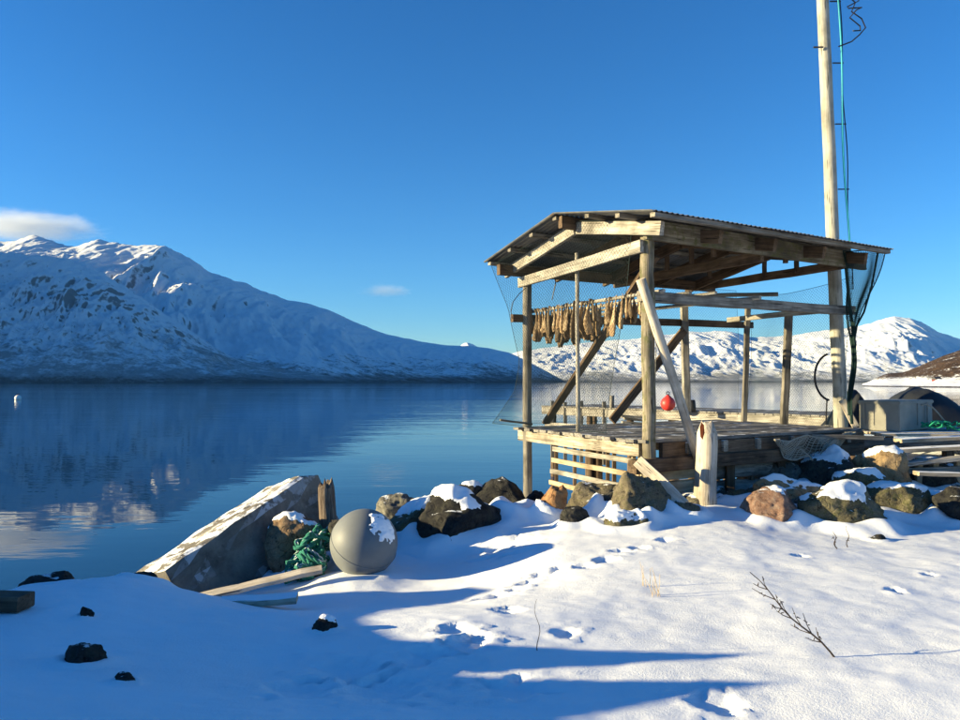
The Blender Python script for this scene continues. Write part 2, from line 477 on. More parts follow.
G1, G2, G3 = 'rocks poking through the shaded snow', 'boulders along the shore', 'boulders below the wooden deck'
rk = [
 ('rock', 'larger angular black rock in the shaded snow, lower left', 62, 640, 104, 666, None, 'R_bare', G1, .9, .25),
 ('rock', 'small black stone in shaded snow below the larger angular black rock', 114, 671, 136, 686, None, 'R_bare', G1, .9, 0),
 ('rock', 'small dark stone in shaded snow above the larger angular black rock', 78, 607, 92, 622, None, 'R_bare', G1, .9, .3),
 ('rock', 'long low dark rock on the snow crest at the water on the far left', 22, 571, 84, 596, 6.0, 'R_bare', G1, .7, .1),
 ('rock', 'low black rock on the snow crest beside the foot of the concrete slab', 124, 572, 162, 592, 5.75, 'R_bare', G1, .7, 0),
 ('rock', 'dark stone with a snow cap at the tip of the shaded snow mound', 313, 616, 338, 634, None, 'R_black', G1, .8, 0),
 ('boulder', 'brown boulder with snow cap behind the green rope', 268, 515, 320, 566, 7.15, 'R_brown', G2, .8, 0),
 ('boulder', 'leaning dark rock right behind the grey ball float', 336, 508, 374, 552, 7.0, 'R_dark', G2, .6, -.5),
 ('boulder', 'smooth grey rock at the water edge left of the snowy black rocks', 380, 494, 422, 520, 9.2, 'R_grey', G2, .9, .1),
 ('boulder', 'dark brown rock with snow stripe above the grey ball float', 388, 500, 448, 543, 8.1, 'R_mossy', G2, .8, -.1),
 ('boulder', 'big black rock with a snow-covered top in front of the water', 418, 488, 506, 548, 7.9, 'R_black', G2, .8, .08),
 ('boulder', 'bare black rock at the foot of the outer corner post', 470, 479, 542, 528, 8.6, 'R_bare', G2, .8, .1),
 ('boulder', 'low black rock just left of the orange brown rock', 496, 500, 548, 532, 8.1, 'R_black', G2, .8, 0),
 ('boulder', 'dark snowy rock wedged behind the big black rock with the snow-covered top', 448, 483, 494, 520, 8.7, 'R_black', G2, .8, 0),
 ('boulder', 'narrow orange brown rock standing upright under the slatted fence', 537, 484, 564, 526, 7.9, 'R_orange', G2, .7, .25),
 ('boulder', 'dark olive boulder under the slatted fence', 560, 484, 628, 524, 8.3, 'R_olive', G3, .8, 0),
 ('boulder', 'small dark rock half sunk in snow below the slatted fence', 560, 507, 588, 526, 7.6, 'R_bare', G3, .8, 0),
 ('boulder', 'large rounded olive grey boulder below the near corner post', 610, 471, 668, 524, 7.8, 'R_olive', G3, .9, .1),
 ('boulder', 'small grey rock with snow at the foot of the large olive grey boulder', 603, 509, 652, 534, 7.45, 'R_mossy', G3, .8, 0),
 ('boulder', 'squat olive rock at the foot of the driftwood stump', 668, 500, 702, 526, 7.8, 'R_olive', G3, .9, 0),
 ('boulder', 'reddish brown rounded boulder in the snow', 746, 487, 798, 520, 7.9, 'R_red', G3, .9, .05),
 ('boulder', 'tan slab of rock behind the reddish boulder', 758, 476, 826, 508, 8.4, 'R_tan', G3, .5, .12),
 ('boulder', 'wide flat mossy boulder with thick snow on top', 800, 484, 884, 527, 7.9, 'R_mossy', G3, .7, 0),
 ('boulder', 'snow-capped dark rock right of the wide flat mossy boulder', 868, 482, 934, 512, 8.5, 'R_mossy', G3, .8, .05),
 ('boulder', 'dark rock at the right edge of the picture', 936, 484, 985, 514, 8.2, 'R_black', G3, .8, 0),
 ('boulder', 'big shadowed boulder under the corner of the deck beside the mast', 800, 447, 866, 498, 9.6, 'R_dark', G3, .9, .1),
 ('boulder', 'tan boulder under the planks right of the mast', 852, 446, 906, 490, 9.5, 'R_tan', G3, .8, 0),
 ('boulder', 'dark boulder under the plank trestle on the right', 896, 458, 958, 500, 9.7, 'R_dark', G3, .8, 0),
 ('boulder', 'grey boulder in the shade under the middle of the deck', 732, 458, 806, 504, 9.9, 'R_grey', G3, .9, 0),
 ('boulder', 'dark angular rock wedged between the two olive boulders', 594, 492, 634, 520, 8.0, 'R_dark', G3, .8, 0),
 ('boulder', 'dark flat rock between the squat olive rock and the driftwood stump', 684, 496, 730, 516, 8.6, 'R_dark', G3, .7, 0),
 ('boulder', 'low olive rock left of the reddish boulder at the edge of the deck', 720, 489, 758, 514, 8.6, 'R_olive', G3, .8, .1),
 ('boulder', 'grey rock squeezed between the reddish boulder and the wide mossy boulder', 784, 494, 814, 518, 8.2, 'R_grey', G3, .8, -.1),
 ('boulder', 'snowy dark rock behind the wide flat mossy boulder', 832, 470, 888, 498, 8.9, 'R_mossy', G3, .8, 0),
 ('boulder', 'dark rock filling the gap left of the rock at the right edge', 912, 487, 948, 512, 8.7, 'R_dark', G3, .8, .1),
 ('boulder', 'small black rock at the water behind the orange brown rock', 520, 487, 550, 516, 8.9, 'R_bare', G2, .8, .1),
 ('rock', 'tiny dark stone lying on the sunlit snow at the right', 869, 534, 887, 543, None, 'R_bare', G1, .8, 0),
]

# snow banked up round the foot of each rock
for i, (nm, lab, x0, y0, x1, y1, Y, mt, g, dp, tl) in enumerate(rk):
    Yr = Y if Y is not None else on_ground((x0 + x1) / 2, y1 - 3).y
    c = at((x0 + x1) / 2, y1, Yr); w_ = (x1 - x0) * mpx(Yr) / 2; h_ = (y1 - y0) * mpx(Yr)
    d = np.sqrt(((GX - c.x) / w_) ** 2 + ((GY - c.y) / (w_ * dp)) ** 2) * (1 + 0.35 * perlin(GX * 3 + i, GY * 3, 9))
    lift = np.clip(0.24 * h_, 0.015, 0.12) * np.exp(-((d - 1.0) / 0.42) ** 2) * (1 + 0.9 * perlin(GX * 2.2, GY * 2.2 + i, 14))
    GZ = GZ + np.clip(lift, 0, None) * np.clip((GZ - 0.3) / 0.3, 0, 1)

_b = at(364, 573, 6.75)
d = np.sqrt((GX - _b.x) ** 2 + (GY - _b.y) ** 2) / 0.29 * (1 + 0.3 * perlin(GX * 4, GY * 4, 2))
GZ = GZ + 0.045 * np.exp(-((d - 0.6) / 0.9) ** 2) * (1 + 0.5 * perlin(GX * 3, GY * 3, 6))

# footprints and paw marks trodden into the snow
prints = [(455, 630, .13, .09), (466, 645, .15, .09), (440, 652, .13, .08), (478, 638, .1, .07), (497, 597, .16, .10), (508, 611, .12, .07), (515, 590, .1, .06),
          (528, 583, .11, .07), (545, 574, .13, .06), (560, 569, .1, .05), (585, 566, .13, .06), (604, 560, .12, .06), (622, 552, .12, .05), (640, 548, .11, .05), (665, 540, .12, .05),
          (566, 634, .09, .07), (718, 704, .14, .10), (895, 590, .07, .05), (800, 556, .06, .04), (930, 575, .06, .04),
          (380, 690, .25, .16), (345, 672, .22, .12), (300, 690, .2, .13), (510, 690, .2, .12), (505, 545, .3, .07), (520, 552, .22, .06), (480, 560, .2, .05), (420, 660, .14, .1)]
for (px, py, rx, ry) in prints:
    p = on_ground(px, py)
    rx, ry = rx * 0.72, ry * 0.72
    d = np.sqrt(((GX - p.x) / rx) ** 2 + ((GY - p.y) / (ry * 1.6)) ** 2)
    jag = 1 + 0.9 * perlin(GX * 13, GY * 13, 5)
    GZ = GZ - 0.030 * np.exp(-(d * jag) ** 4) + 0.008 * np.exp(-((d * jag - 1.35) / 0.35) ** 2)
GZ = GZ + 0.0015 * fbm(GX * 25, GY * 25, 2, 40) * ((GX > -4) & (GX < 7) & (GY > 2.6) & (GY < 10))
struct(link('snow_ground', grid_mesh('snow_ground', GX, GY, GZ, M['snow'])))

# ------------------------------------------------------------------ mountains
def mountain(name, sil, dridge, dshore, mat, nx=420, ny=150, amp=0.10, seed=1, prof=1.25, gully=1.0, back=0.35, bumps=(), z0=-3.0, nscale=1.0, ridge_jag=0.25):
    pxs = np.linspace(sil[0][0], sil[-1][0], nx)
    sy = np.interp(pxs, [s[0] for s in sil], [s[1] for s in sil])
    k = np.ones(7) / 7; sy = np.convolve(np.pad(sy, 3, mode='edge'), k, mode='valid') if nx > 50 else sy
    dr = np.interp(pxs, [d[0] for d in dridge], [d[1] for d in dridge])
    ds = np.interp(pxs, [d[0] for d in dshore], [d[1] for d in dshore])
    H = (382.0 - sy) / FPX * dr + CAMZ
    t = np.concatenate([np.linspace(0, 1, ny), np.linspace(1, 1 + back, 24)[1:]])
    T, PX = np.meshgrid(t, pxs, indexing='ij')
    R = ds[None, :] + (dr - ds)[None, :] * T
    X = (PX - 480) / FPX * R; Y = R.copy()
    up = np.clip(T, 0, 1) ** prof
    dn = np.where(T > 1, np.maximum(0, 1 - ((T - 1) / back)) ** 1.2, 1.0)
    Z = z0 + (np.maximum(H, 1)[None, :] - z0) * up * dn
    w = np.clip(T * 2.2, 0, 1) * np.where(T < 1, ridge_jag + (1 - ridge_jag) * np.clip((1 - T) * 3.2, 0, 1), ridge_jag)
    S = float(np.max(H)) / nscale
    A = X / S; B = Y / S
    n = (fbm(A * 2.2 + 0.25 * B, B * 1.3, 7, seed, 0.52, ridged=True) * 0.55 + fbm(A * 1.1, B * 0.9, 4, seed + 50) * 0.6 + gully * fbm(A * 7.0 + 1.4 * np.sin(B * 2), B * 1.5, 4, seed + 90, 0.5, ridged=True) * 0.34)
    Z = Z + w * amp * np.maximum(H, S * 0.12)[None, :] * (n - 0.12)
    for (bpx, bt, sp, st, hh) in bumps:
        Z = Z + hh * np.exp(-((PX - bpx) / sp) ** 2 - ((T - bt) / st) ** 2)
    return struct(link(name, grid_mesh(name, X, Y, Z, mat)))

m_left = mountain_mat('mountain_snow_near', 160, -0.08, 0.45, cov=0.65)
m_back = mountain_mat('mountain_snow_back', 100, 0.02, 0.3, cov=0.85)
m_far = mountain_mat('mountain_snow_far', 120, -0.12, 0.25, cov=0.75)
mountain('mountain_front', [(-420, 250), (-260, 215), (-120, 235), (0, 255), (30, 255), (60, 258), (100, 271), (133, 290), (163, 315), (200, 338), (233, 357), (290, 370), (340, 377), (400, 381), (440, 384)],
         [(-420, 3300), (0, 3300), (440, 3000)], [(-420, 2000), (0, 2000), (440, 2300)], m_left, seed=3, amp=0.20, prof=1.0, nx=760, ny=260, nscale=1.0, ridge_jag=0.35)
mountain('mountain_ridge', [(-420, 230), (-200, 222), (0, 242), (15, 240), (33, 236), (60, 243), (75, 247), (95, 241), (130, 244), (160, 245), (187, 257), (206, 271), (250, 286), (285, 300), (320, 307),
                            (350, 319), (382, 333), (420, 341), (450, 345), (470, 346), (490, 348), (510, 353), (540, 368), (570, 384)],
         [(-420, 5600), (0, 5600), (300, 5200), (570, 5200)], [(-420, 3000), (300, 2700), (570, 4300)], m_back, seed=11, amp=0.12, prof=1.15, nx=760, ny=240, nscale=1.0, gully=1.3,
         bumps=((185, 0.66, 34, 0.05, 60), (160, 0.80, 25, 0.05, 45)))
mountain('mountain_far', [(400, 384), (440, 380), (461, 370), (484, 361), (522, 351), (570, 345), (592, 342), (640, 338), (680, 333), (730, 331), (752, 338), (792, 336), (830, 330), (860, 326), (887, 319), (897, 317), (910, 318),
                          (923, 322), (940, 332), (960, 339), (1010, 350), (1100, 345), (1250, 330), (1400, 340)],
         [(400, 9000), (1400, 9000)], [(400, 6300), (1400, 6300)], m_far, seed=23, amp=0.17, prof=1.1, nx=760, ny=220, gully=0.55, nscale=0.8)
mountain('mountain_peak_behind', [(430, 372), (455, 350), (466, 342), (474, 345), (490, 356), (520, 372)], [(430, 11500), (520, 11500)], [(430, 9500), (520, 9500)], m_far, nx=90, ny=60, seed=31, amp=0.1)

# unseen ridge added on the left to block the low sun from the far shore
def add_sun_block():
    ys = np.linspace(600, 5300, 170); xs = np.linspace(-9500, -5200, 110)
    X, Y = np.meshgrid(xs, ys)
    crest = np.interp(ys, [600, 1000, 1500, 2400, 3300, 3700, 3800, 4120, 4220, 4950, 5300], [0, 1300, 1800, 1900, 1900, 1850, 1310, 1340, 1850, 1500, 0])  # crest shaped for its shadow, the dip lets a sunlit patch through
    prof = np.clip(1 - np.abs((X + 7000) / np.where(X > -7000, 1800, 2500)), 0, 1) ** 1.1
    Z = -5 + crest[:, None] * prof * (1 + 0.10 * fbm(X / 900, Y / 900, 6, 77, 0.55, ridged=True))
    struct(link('sun_block_ridge', grid_mesh('sun_block_ridge', X, Y, Z, m_back)))
add_sun_block()

# near headland on the right with its snowy beach
def headland_mat():
    t = NT('headland')
    p = t.pos(); z = t.zpos()
    n = t.noise(p, 0.06, 8, 0.7); n2 = t.noise(p, 0.35, 6, 0.7)
    heath = t.mix(t.step(n2, 0.3, 0.7), (0.018, 0.013, 0.010), (0.13, 0.085, 0.06))
    f = t.step(t.math('ADD', z, t.math('ADD', t.math('MULTIPLY', t.math('SUBTRACT', n, 0.5), 14.0), t.math('MULTIPLY', t.math('SUBTRACT', n2, 0.5), 8.0))), 4.6, 6.0)
    c = t.mix(f, SNOWC, heath)
    c = t.mix(t.math('MULTIPLY', t.step(t.math('ADD', t.math('MULTIPLY', n, 0.6), t.math('MULTIPLY', n2, 0.4)), 0.56, 0.60), 0.8), c, SNOWC)
    c = t.mix(t.step(t.math('ADD', z, t.math('MULTIPLY', n2, 0.5)), 0.75, 0.55), c, (0.06, 0.05, 0.045))
    return t.fin(c, 0.9, t.bump(n2, 0.8, 1.5), 0.1)
mountain('headland', [(862, 384), (872, 381), (880, 375), (893, 372), (901, 374), (915, 367), (940, 357), (960, 350), (1000, 338), (1060, 322), (1200, 300), (1400, 290)],
         [(860, 620), (960, 640), (1400, 700)], [(860, 400), (960, 330), (1400, 300)], headland_mat(), nx=220, ny=90, seed=41, amp=0.22, prof=1.5, gully=0.8, z0=-0.6)

# ------------------------------------------------------------------ more materials
def simple(name, col, rough=0.6, spec=0.3, nscale=30, var=0.25, bump=0.2, metal=0.0):
    t = NT(name); n = t.noise(t.coord('Object'), nscale, 5, 0.6)
    c = t.mix(n, tuple(x * (1 - var) for x in col), tuple(min(1, x * (1 + var)) for x in col))
    return t.fin(c, rough, t.bump(n, bump, 0.005), spec, metal)

def roof_mat():
    t = NT('corrugated_metal'); o = t.coord('Object')
    n = t.noise(o, 3.0, 6, 0.65); n2 = t.noise(o, 24, 5, 0.6)
    c = t.ramp(n, [(0.35, (0.10, 0.105, 0.11)), (0.55, (0.19, 0.195, 0.20)), (0.72, (0.13, 0.085, 0.06))])
    return t.fin(c, 0.5, t.bump(n2, 0.15, 0.003), 0.4, 0.35)

def concrete_mat(name, snow):
    t = NT(name); p = t.coord('Object'); w = t.pos()
    n = t.noise(p, 2.2, 7, 0.65, 0.4); n2 = t.noise(p, 26, 6, 0.7)
    c = t.ramp(n, [(0.3, (0.065, 0.058, 0.048)), (0.5, (0.18, 0.163, 0.137)), (0.70, (0.30, 0.275, 0.23))])
    c = t.mix(t.math('MULTIPLY', t.step(n2, 0.55, 0.7), 0.5), c, (0.08, 0.07, 0.06))
    if snow:
        sn = t.noise(w, 6.0, 6, 0.65)
        f = t.math('MULTIPLY', t.step(t.up(), 0.35, 0.6), t.step(sn, 0.47, 0.53))
        c = t.mix(f, c, SNOWC)
    return t.fin(c, 0.9, t.bump(t.math('ADD', n, t.math('MULTIPLY', n2, 0.5)), 0.6, 0.02), 0.2)

def fish_mat():
    t = NT('dried_fish'); r = t.rand(); o = t.coord('Object', (14, 14, 5))
    n = t.noise(o, 1.6, 6, 0.65)
    c = t.ramp(n, [(0.3, (0.06, 0.034, 0.016)), (0.48, (0.19, 0.12, 0.06)), (0.68, (0.48, 0.37, 0.23))])
    hv = t.n('ShaderNodeHueSaturation'); t.l(c, hv.inputs['Color'])
    t.l(t.math('ADD', t.math('MULTIPLY', r, 1.0), 0.4), hv.inputs['Value'])
    return t.fin(hv.outputs[0], 0.7, t.bump(n, 0.7, 0.01), 0.3)

def rope_mat(name, a, b):
    t = NT(name); w = t.n('ShaderNodeTexWave'); w.inputs['Scale'].default_value = 40; w.inputs['Distortion'].default_value = 2
    t.l(t.coord('Object'), w.inputs[0])
    c = t.mix(w.outputs['Fac'], a, b)
    sn = t.noise(t.pos(), 9, 4, 0.6)
    f = t.math('MULTIPLY', t.step(t.up(), 0.5, 0.8), t.step(sn, 0.52, 0.56))
    return t.fin(t.mix(f, c, SNOWC), 0.8, t.bump(w.outputs['Fac'], 0.8, 0.006), 0.2)

def log_mat():
    t = NT('split_log'); o = t.coord('Object', (2, 30, 30)); n = t.noise(o, 1.2, 7, 0.65, 0.4)
    c = t.ramp(n, [(0.3, (0.05, 0.035, 0.025)), (0.5, (0.17, 0.13, 0.10)), (0.7, (0.33, 0.27, 0.21))])
    return t.fin(c, 0.9, t.bump(n, 1.0, 0.04), 0.15)

M['roof'] = roof_mat(); M['conc'] = concrete_mat('concrete_snowy', True); M['conc2'] = concrete_mat('concrete_plain', False)
M['fish'] = fish_mat(); M['green_rope'] = rope_mat('green_rope', (0.02, 0.14, 0.10), (0.06, 0.34, 0.25)); M['log'] = log_mat()
M['net'] = simple('net_twine', (0.022, 0.034, 0.036), 0.8, 0.1)
M['net_green'] = simple('net_twine_green', (0.016, 0.036, 0.034), 0.8, 0.1)
M['net_pale'] = simple('net_twine_pale', (0.34, 0.31, 0.25), 0.8, 0.1)
M['cable'] = simple('cable_black', (0.012, 0.012, 0.014), 0.5)
M['teal'] = simple('cable_teal', (0.03, 0.33, 0.40), 0.5)
M['iron'] = simple('iron', (0.05, 0.05, 0.055), 0.6, metal=0.5)
M['float'] = simple('float_plastic', (0.155, 0.166, 0.168), 0.55, 0.3, 7, 0.22, 0.1)
M['red'] = simple('red_float', (0.62, 0.045, 0.035), 0.45, 0.4, 8, 0.15, 0.05)
M['tarp'] = simple('dark_tarp', (0.020, 0.023, 0.028), 0.65, 0.3, 4, 0.3, 0.3)
M['tub'] = simple('tub_plastic', (0.27, 0.26, 0.225), 0.7, 0.25, 5, 0.35, 0.1)
M['twig'] = simple('twig_bark', (0.035, 0.024, 0.018), 0.8)
M['straw'] = simple('dry_straw', (0.42, 0.31, 0.16), 0.8)
M['white'] = simple('white_float', (0.75, 0.74, 0.7), 0.5)
M['red_wall'] = simple('red_paint', (0.16, 0.025, 0.02), 0.8)
M['white_wall'] = simple('white_paint', (0.7, 0.69, 0.66), 0.8)
M['house_roof'] = simple('house_roof', (0.06, 0.06, 0.065), 0.8)
M['glass'] = simple('dark_pane', (0.02, 0.025, 0.03), 0.15, 0.5)

R_dark = rock_mat('rock_dark', (0.018, 0.017, 0.016), (0.05, 0.047, 0.042), (0.10, 0.093, 0.08), 0.2, (0.09, 0.09, 0.06))
R_black = rock_mat('rock_black', (0.010, 0.010, 0.010), (0.026, 0.025, 0.024), (0.055, 0.052, 0.047), 0.3, (0.05, 0.05, 0.035))
R_bare = rock_mat('rock_bare', (0.010, 0.010, 0.010), (0.026, 0.025, 0.024), (0.055, 0.052, 0.047), 0.12, (0.05, 0.05, 0.035))
R_grey = rock_mat('rock_grey', (0.08, 0.075, 0.065), (0.17, 0.16, 0.14), (0.26, 0.25, 0.22), 0.2, (0.14, 0.135, 0.09))
R_olive = rock_mat('rock_olive', (0.06, 0.05, 0.032), (0.15, 0.125, 0.085), (0.25, 0.215, 0.15), 0.15, (0.12, 0.115, 0.05))
R_brown = rock_mat('rock_brown', (0.09, 0.055, 0.03), (0.22, 0.14, 0.08), (0.34, 0.24, 0.15), 0.2, (0.24, 0.19, 0.12))
R_orange = rock_mat('rock_orange', (0.16, 0.07, 0.03), (0.34, 0.17, 0.075), (0.46, 0.26, 0.13), 0.1, (0.3, 0.2, 0.1))
R_red = rock_mat('rock_red', (0.11, 0.06, 0.042), (0.24, 0.14, 0.10), (0.34, 0.23, 0.17), 0.2, (0.26, 0.2, 0.16))
R_tan = rock_mat('rock_tan', (0.16, 0.10, 0.05), (0.34, 0.23, 0.12), (0.46, 0.34, 0.2), 0.15, (0.3, 0.22, 0.13))
R_mossy = rock_mat('rock_mossy', (0.05, 0.042, 0.025), (0.13, 0.115, 0.07), (0.24, 0.215, 0.15), 0.3, (0.10, 0.105, 0.03))

# ------------------------------------------------------------------ rocks
def rock(name, label, x0, y0, x1, y1, Y, mat, depth=0.8, seed=0, ang=0.5, tilt=0.0, sub=4, group=None, bury=0.35, yaw=0.3, cap=0.0):
    import bmesh
    rr = random.Random(seed * 7 + 3)
    c = at((x0 + x1) / 2, (y0 + y1) / 2, Y)
    w, h = (x1 - x0) * mpx(Y) * 1.14, (y1 - y0) * mpx(Y) * 1.06
    zt = c.z + h / 2; hb = h * (1 + bury)
    c = Vector((c.x, c.y, zt - hb / 2))
    bm = bmesh.new(); bmesh.ops.create_icosphere(bm, subdivisions=sub, radius=1.0)
    planes = []
    for _ in range(14):
        d = Vector((rr.gauss(0, 1), rr.gauss(0, 1), rr.gauss(0, 0.8))).normalized()
        planes.append((d, rr.uniform(0.55, 0.88)))
    off = Vector((seed * 3.7, seed * 1.3, seed * 5.1))
    for v in bm.verts:
        p = v.co.copy(); s = 1.0
        for d, k in planes:
            q = p.dot(d)
            if q > k: s = min(s, (1 - ang) + ang * k / q)
        n = 0.20 * mnoise.noise(p * 1.3 + off) + 0.07 * (0.25 - abs(mnoise.noise(p * 2.3 + off))) + 0.06 * mnoise.noise(p * 4.5 + off) + 0.04 * (0.2 - abs(mnoise.noise(p * 8 + off))) + 0.025 * mnoise.noise(p * 17 + off)
        v.co = p * (s + n * 0.9)
    mx = [max(abs(v.co[i]) for v in bm.verts) for i in range(3)]
    S = Vector((w / 2 / mx[0], w * depth / 2 / mx[1], hb / 2 / mx[2]))
    Rz = Matrix.Rotation(yaw if depth > 0.7 else 0, 3, 'Z') ; Ry = Matrix.Rotation(tilt, 3, 'Y')
    for v in bm.verts:
        v.co = Ry @ (Rz @ Vector((v.co.x * S.x, v.co.y * S.y, v.co.z * S.z)))
    me = bpy.data.meshes.new(name); bm.to_mesh(me); bm.free()
    me.materials.append(mat)
    me.polygons.foreach_set("use_smooth", [True] * len(me.polygons))
    o = tag(link(name, me, Matrix.Translation(c)), label, 'rock', group)
    if cap > 0:
        thick = cap * min(0.028, h * 0.11)
        vs, mk = [], []
        for v in me.vertices:
            p = v.co; n = Vector((p.x / S.x ** 2, p.y / S.y ** 2, p.z / S.z ** 2)).normalized()
            e = n.z * 0.75 + v.normal.z * 0.25 + 0.50 * mnoise.noise(p * 2.4 + off) + 0.20 * mnoise.noise(p * 6 + off) + 0.08 * mnoise.noise(p * 19 + off) - (1.10 - 0.38 * cap)
            m = max(0.0, min(1.0, e / 0.22)); m = math.sqrt(m) if m > 0 else 0.0
            mk.append(e > -0.05)
            vs.append(p + v.normal * (-0.012 * (m <= 0)) + Vector((0, 0, thick * m)))
        fs = [tuple(f.vertices) for f in me.polygons if all(mk[i] for i in f.vertices)]
        if fs:
            par = {}
            def find(i):
                while par.setdefault(i, i) != i: par[i] = par[par[i]]; i = par[i]
                return i
            for f in fs:
                for i in f[1:]: par[find(i)] = find(f[0])
            cnt = {}
            for f in fs: cnt[find(f[0])] = cnt.get(find(f[0]), 0) + 1
            best = max(cnt, key=cnt.get); fs = [f for f in fs if find(f[0]) == best]
            ids = sorted({i for f in fs for i in f}); mp_i = {i: k for k, i in enumerate(ids)}
            b = MB(); b.add([vs[i] for i in ids], [tuple(mp_i[i] for i in f) for f in fs])
            link('snow_cap', b.mesh('snow_cap', M['snow'], True), Matrix.Translation(c), o)
    return o

for i, (nm, lab, x0, y0, x1, y1, Y, mt, g, dp, tl) in enumerate(rk):
    if Y is None:
        p = on_ground((x0 + x1) / 2, y1 - 3); Y = p.y
    cap = {'R_black': .78, 'R_brown': 1.4, 'R_mossy': .98, 'R_red': .3, 'R_tan': .45, 'R_dark': .5}.get(mt, 0.0)
    if mt == 'R_bare' and Y is None:
        xm, ym = (x0 + x1) / 2, (y0 + y1) / 2; x0, x1, y0 = xm + (x0 - xm) * .85, xm + (x1 - xm) * .85, ym + (y0 - ym) * .45
    rock(nm, lab, x0, y0, x1, y1, Y, globals()[mt], dp, 11 + i, 0.75, tl, 5, g, 0.45, cap=cap)
# the smaller rubble that fills the shore between the boulders
rub = MB()
rr = random.Random(99)
import bmesh
for i in range(190):
    a = rr.random()
    if a < 0.45: px, Y = rr.uniform(370, 700), rr.uniform(7.9, 9.6)
    elif a < 0.8: px, Y = rr.uniform(690, 985), rr.uniform(8.3, 10.2)
    else: px, Y = rr.uniform(150, 380), rr.uniform(7.0, 8.3)
    x = (px - 480) / FPX * Y; z = g_at(x, Y); r = rr.uniform(0.07, 0.2)
    if z < -0.2: continue
    bm = bmesh.new(); bmesh.ops.create_icosphere(bm, subdivisions=2, radius=1.0)
    off = Vector((i * 1.7, i * 0.9, 3.1)); S = Vector((rr.uniform(.8, 1.4), rr.uniform(.8, 1.3), rr.uniform(.55, .95))) * r
    vs = []
    for v in bm.verts:
        q = v.co * (1 + 0.35 * mnoise.noise(v.co * 1.5 + off) + 0.12 * mnoise.noise(v.co * 4 + off))
        vs.append((x + q.x * S.x, Y + q.y * S.y, z + r * 0.15 + q.z * S.z))
    rub.add(vs, [tuple(v.index for v in f.verts) for f in bm.faces]); bm.free()
o = struct(link('rubble', rub.mesh('rubble', rock_mat('rock_rubble', (0.03, 0.027, 0.022), (0.09, 0.08, 0.065), (0.18, 0.16, 0.125), 0.55), True)), 'stuff')
o['label'] = 'small dark snowy rubble stones filling the shore between the boulders'

# ------------------------------------------------------------------ shelter with drying fish
N2, L2, R2, B2 = Vector((1.87, 8.45)), Vector((0.67, 10.8)), Vector((4.85, 10.3)), Vector((4.40, 12.75))
UA, VB = (L2 - N2).normalized(), (R2 - N2).normalized()
DZ = CAMZ - 0.645          # top of the deck
def ab(a, b, z):
    p = N2 + UA * a + VB * b
    return Vector((p.x, p.y, z))
UA3, VB3 = Vector((UA.x, UA.y, 0)), Vector((VB.x, VB.y, 0))
AL = (L2 - N2).length      # 2.64
hut = thing('fish_drying_shelter', 'open timber shelter with corrugated roof on a wooden deck over the shore', 'shelter', ab(1.2, 1.8, DZ))
H = hut
ZT = 4.04
ROOF = lambda a: 4.66 - 0.335 * abs(a - 1.17) / 1.83        # underside of the roof sheets
# posts
beam('post', at(528, 560, 10.8), (at(527, 281, 10.8)), .125, .125, M['grey'], H, rnd=True, seg=8, wob=.006, n=12)
pN0 = ab(0, 0, 0.75); beam('post', pN0, ab(0.0, 0.0, 4.42), .15, .16, M['mossy'], H, rnd=True, seg=12, wob=.010, n=12)['label'] = 'mossy near corner post'
beam('post', at(578, 432, 9.72), at(577, 253, 9.66) , .052, .052, M['pale'], H, rnd=True, seg=5, wob=.004)['label'] = 'thin pale pole nailed to the front'
beam('post', at(687, 412, 12.2), at(684, 304, 12.2), .11, .11, M['pale'], H, seg=4)
beam('post', at(744, 424, 12.7), at(748, 305, 12.7), .08, .08, M['grey'], H, seg=4)
beam('post', at(784, 424, 11.6), at(789, 309, 11.6), .10, .10, M['grey'], H, seg=6)
# posts below the deck
for (a, b) in ((AL, 1.3), (AL, 2.9), (1.3, .15), (1.3, 2.0), (0.2, 1.9), (0.2, 3.4)):
    p = ab(a, b, 0); beam('pile', Vector((p.x, p.y, min(-.4, g_at(p.x, p.y) - .2))), ab(a, b, DZ - .22), .14, .14, M['brown'], H, rnd=True, seg=4)
# tie beams, eave beams, rafters
beam('tie_beam', ab(AL + .12, -.06, ZT - .02), ab(-.02, -.10, ZT + .07), .05, .14, M['pale'], H, seg=6, wob=.003)
beam('eave_beam', ab(-.10, -.12, 4.28), ab(-.10, 4.0, 4.26), .06, .22, M['mossy'], H, seg=8, wob=.006)['label'] = 'dark brown eave beam'
beam('eave_beam', ab(AL + .12, -.42, 4.19), ab(AL + .12, 4.0, 4.22), .08, .15, M['brown'], H, seg=8, wob=.004)
beam('tie_beam', ab(-.05, 3.72, 4.22), ab(AL + .3, 3.72, 4.22), .06, .12, M['brown'], H, seg=6)
beam('tie_beam', ab(-.05, 1.9, 4.16), ab(AL + .3, 1.9, 4.16), .06, .13, M['brown'], H, seg=6)
RF = beam('roof_frame', ab(1.17, -.42, 4.56), ab(1.17, 3.75, 4.56), .07, .15, M['brown'], H, seg=8)
for i, b in enumerate((-.16, .75, 1.7, 2.65, 3.55)):
    m = M['pale'] if i == 0 else M['brown']
    zoff = .145
    beam('rafter', ab(2.98, b, ROOF(2.98) - zoff), ab(1.20, b, ROOF(1.20) - zoff), .055, .15, m, RF, seg=5, wob=.003)
    beam('rafter', ab(-.42, b, ROOF(-.42) - zoff), ab(1.14, b, ROOF(1.14) - zoff), .055, .15, m, RF, seg=5, wob=.003)
for a in (2.96, 2.38, 1.8, 1.24, .55, -.02, -.60):
    z = ROOF(a) - .034
    beam('purlin', ab(a, -.46, z), ab(a, 3.76, z), .07, .05, M['pale'] if a > 2.5 else M['grey'], RF, up=Vector((0, 0, 1)), seg=8, wob=.003)
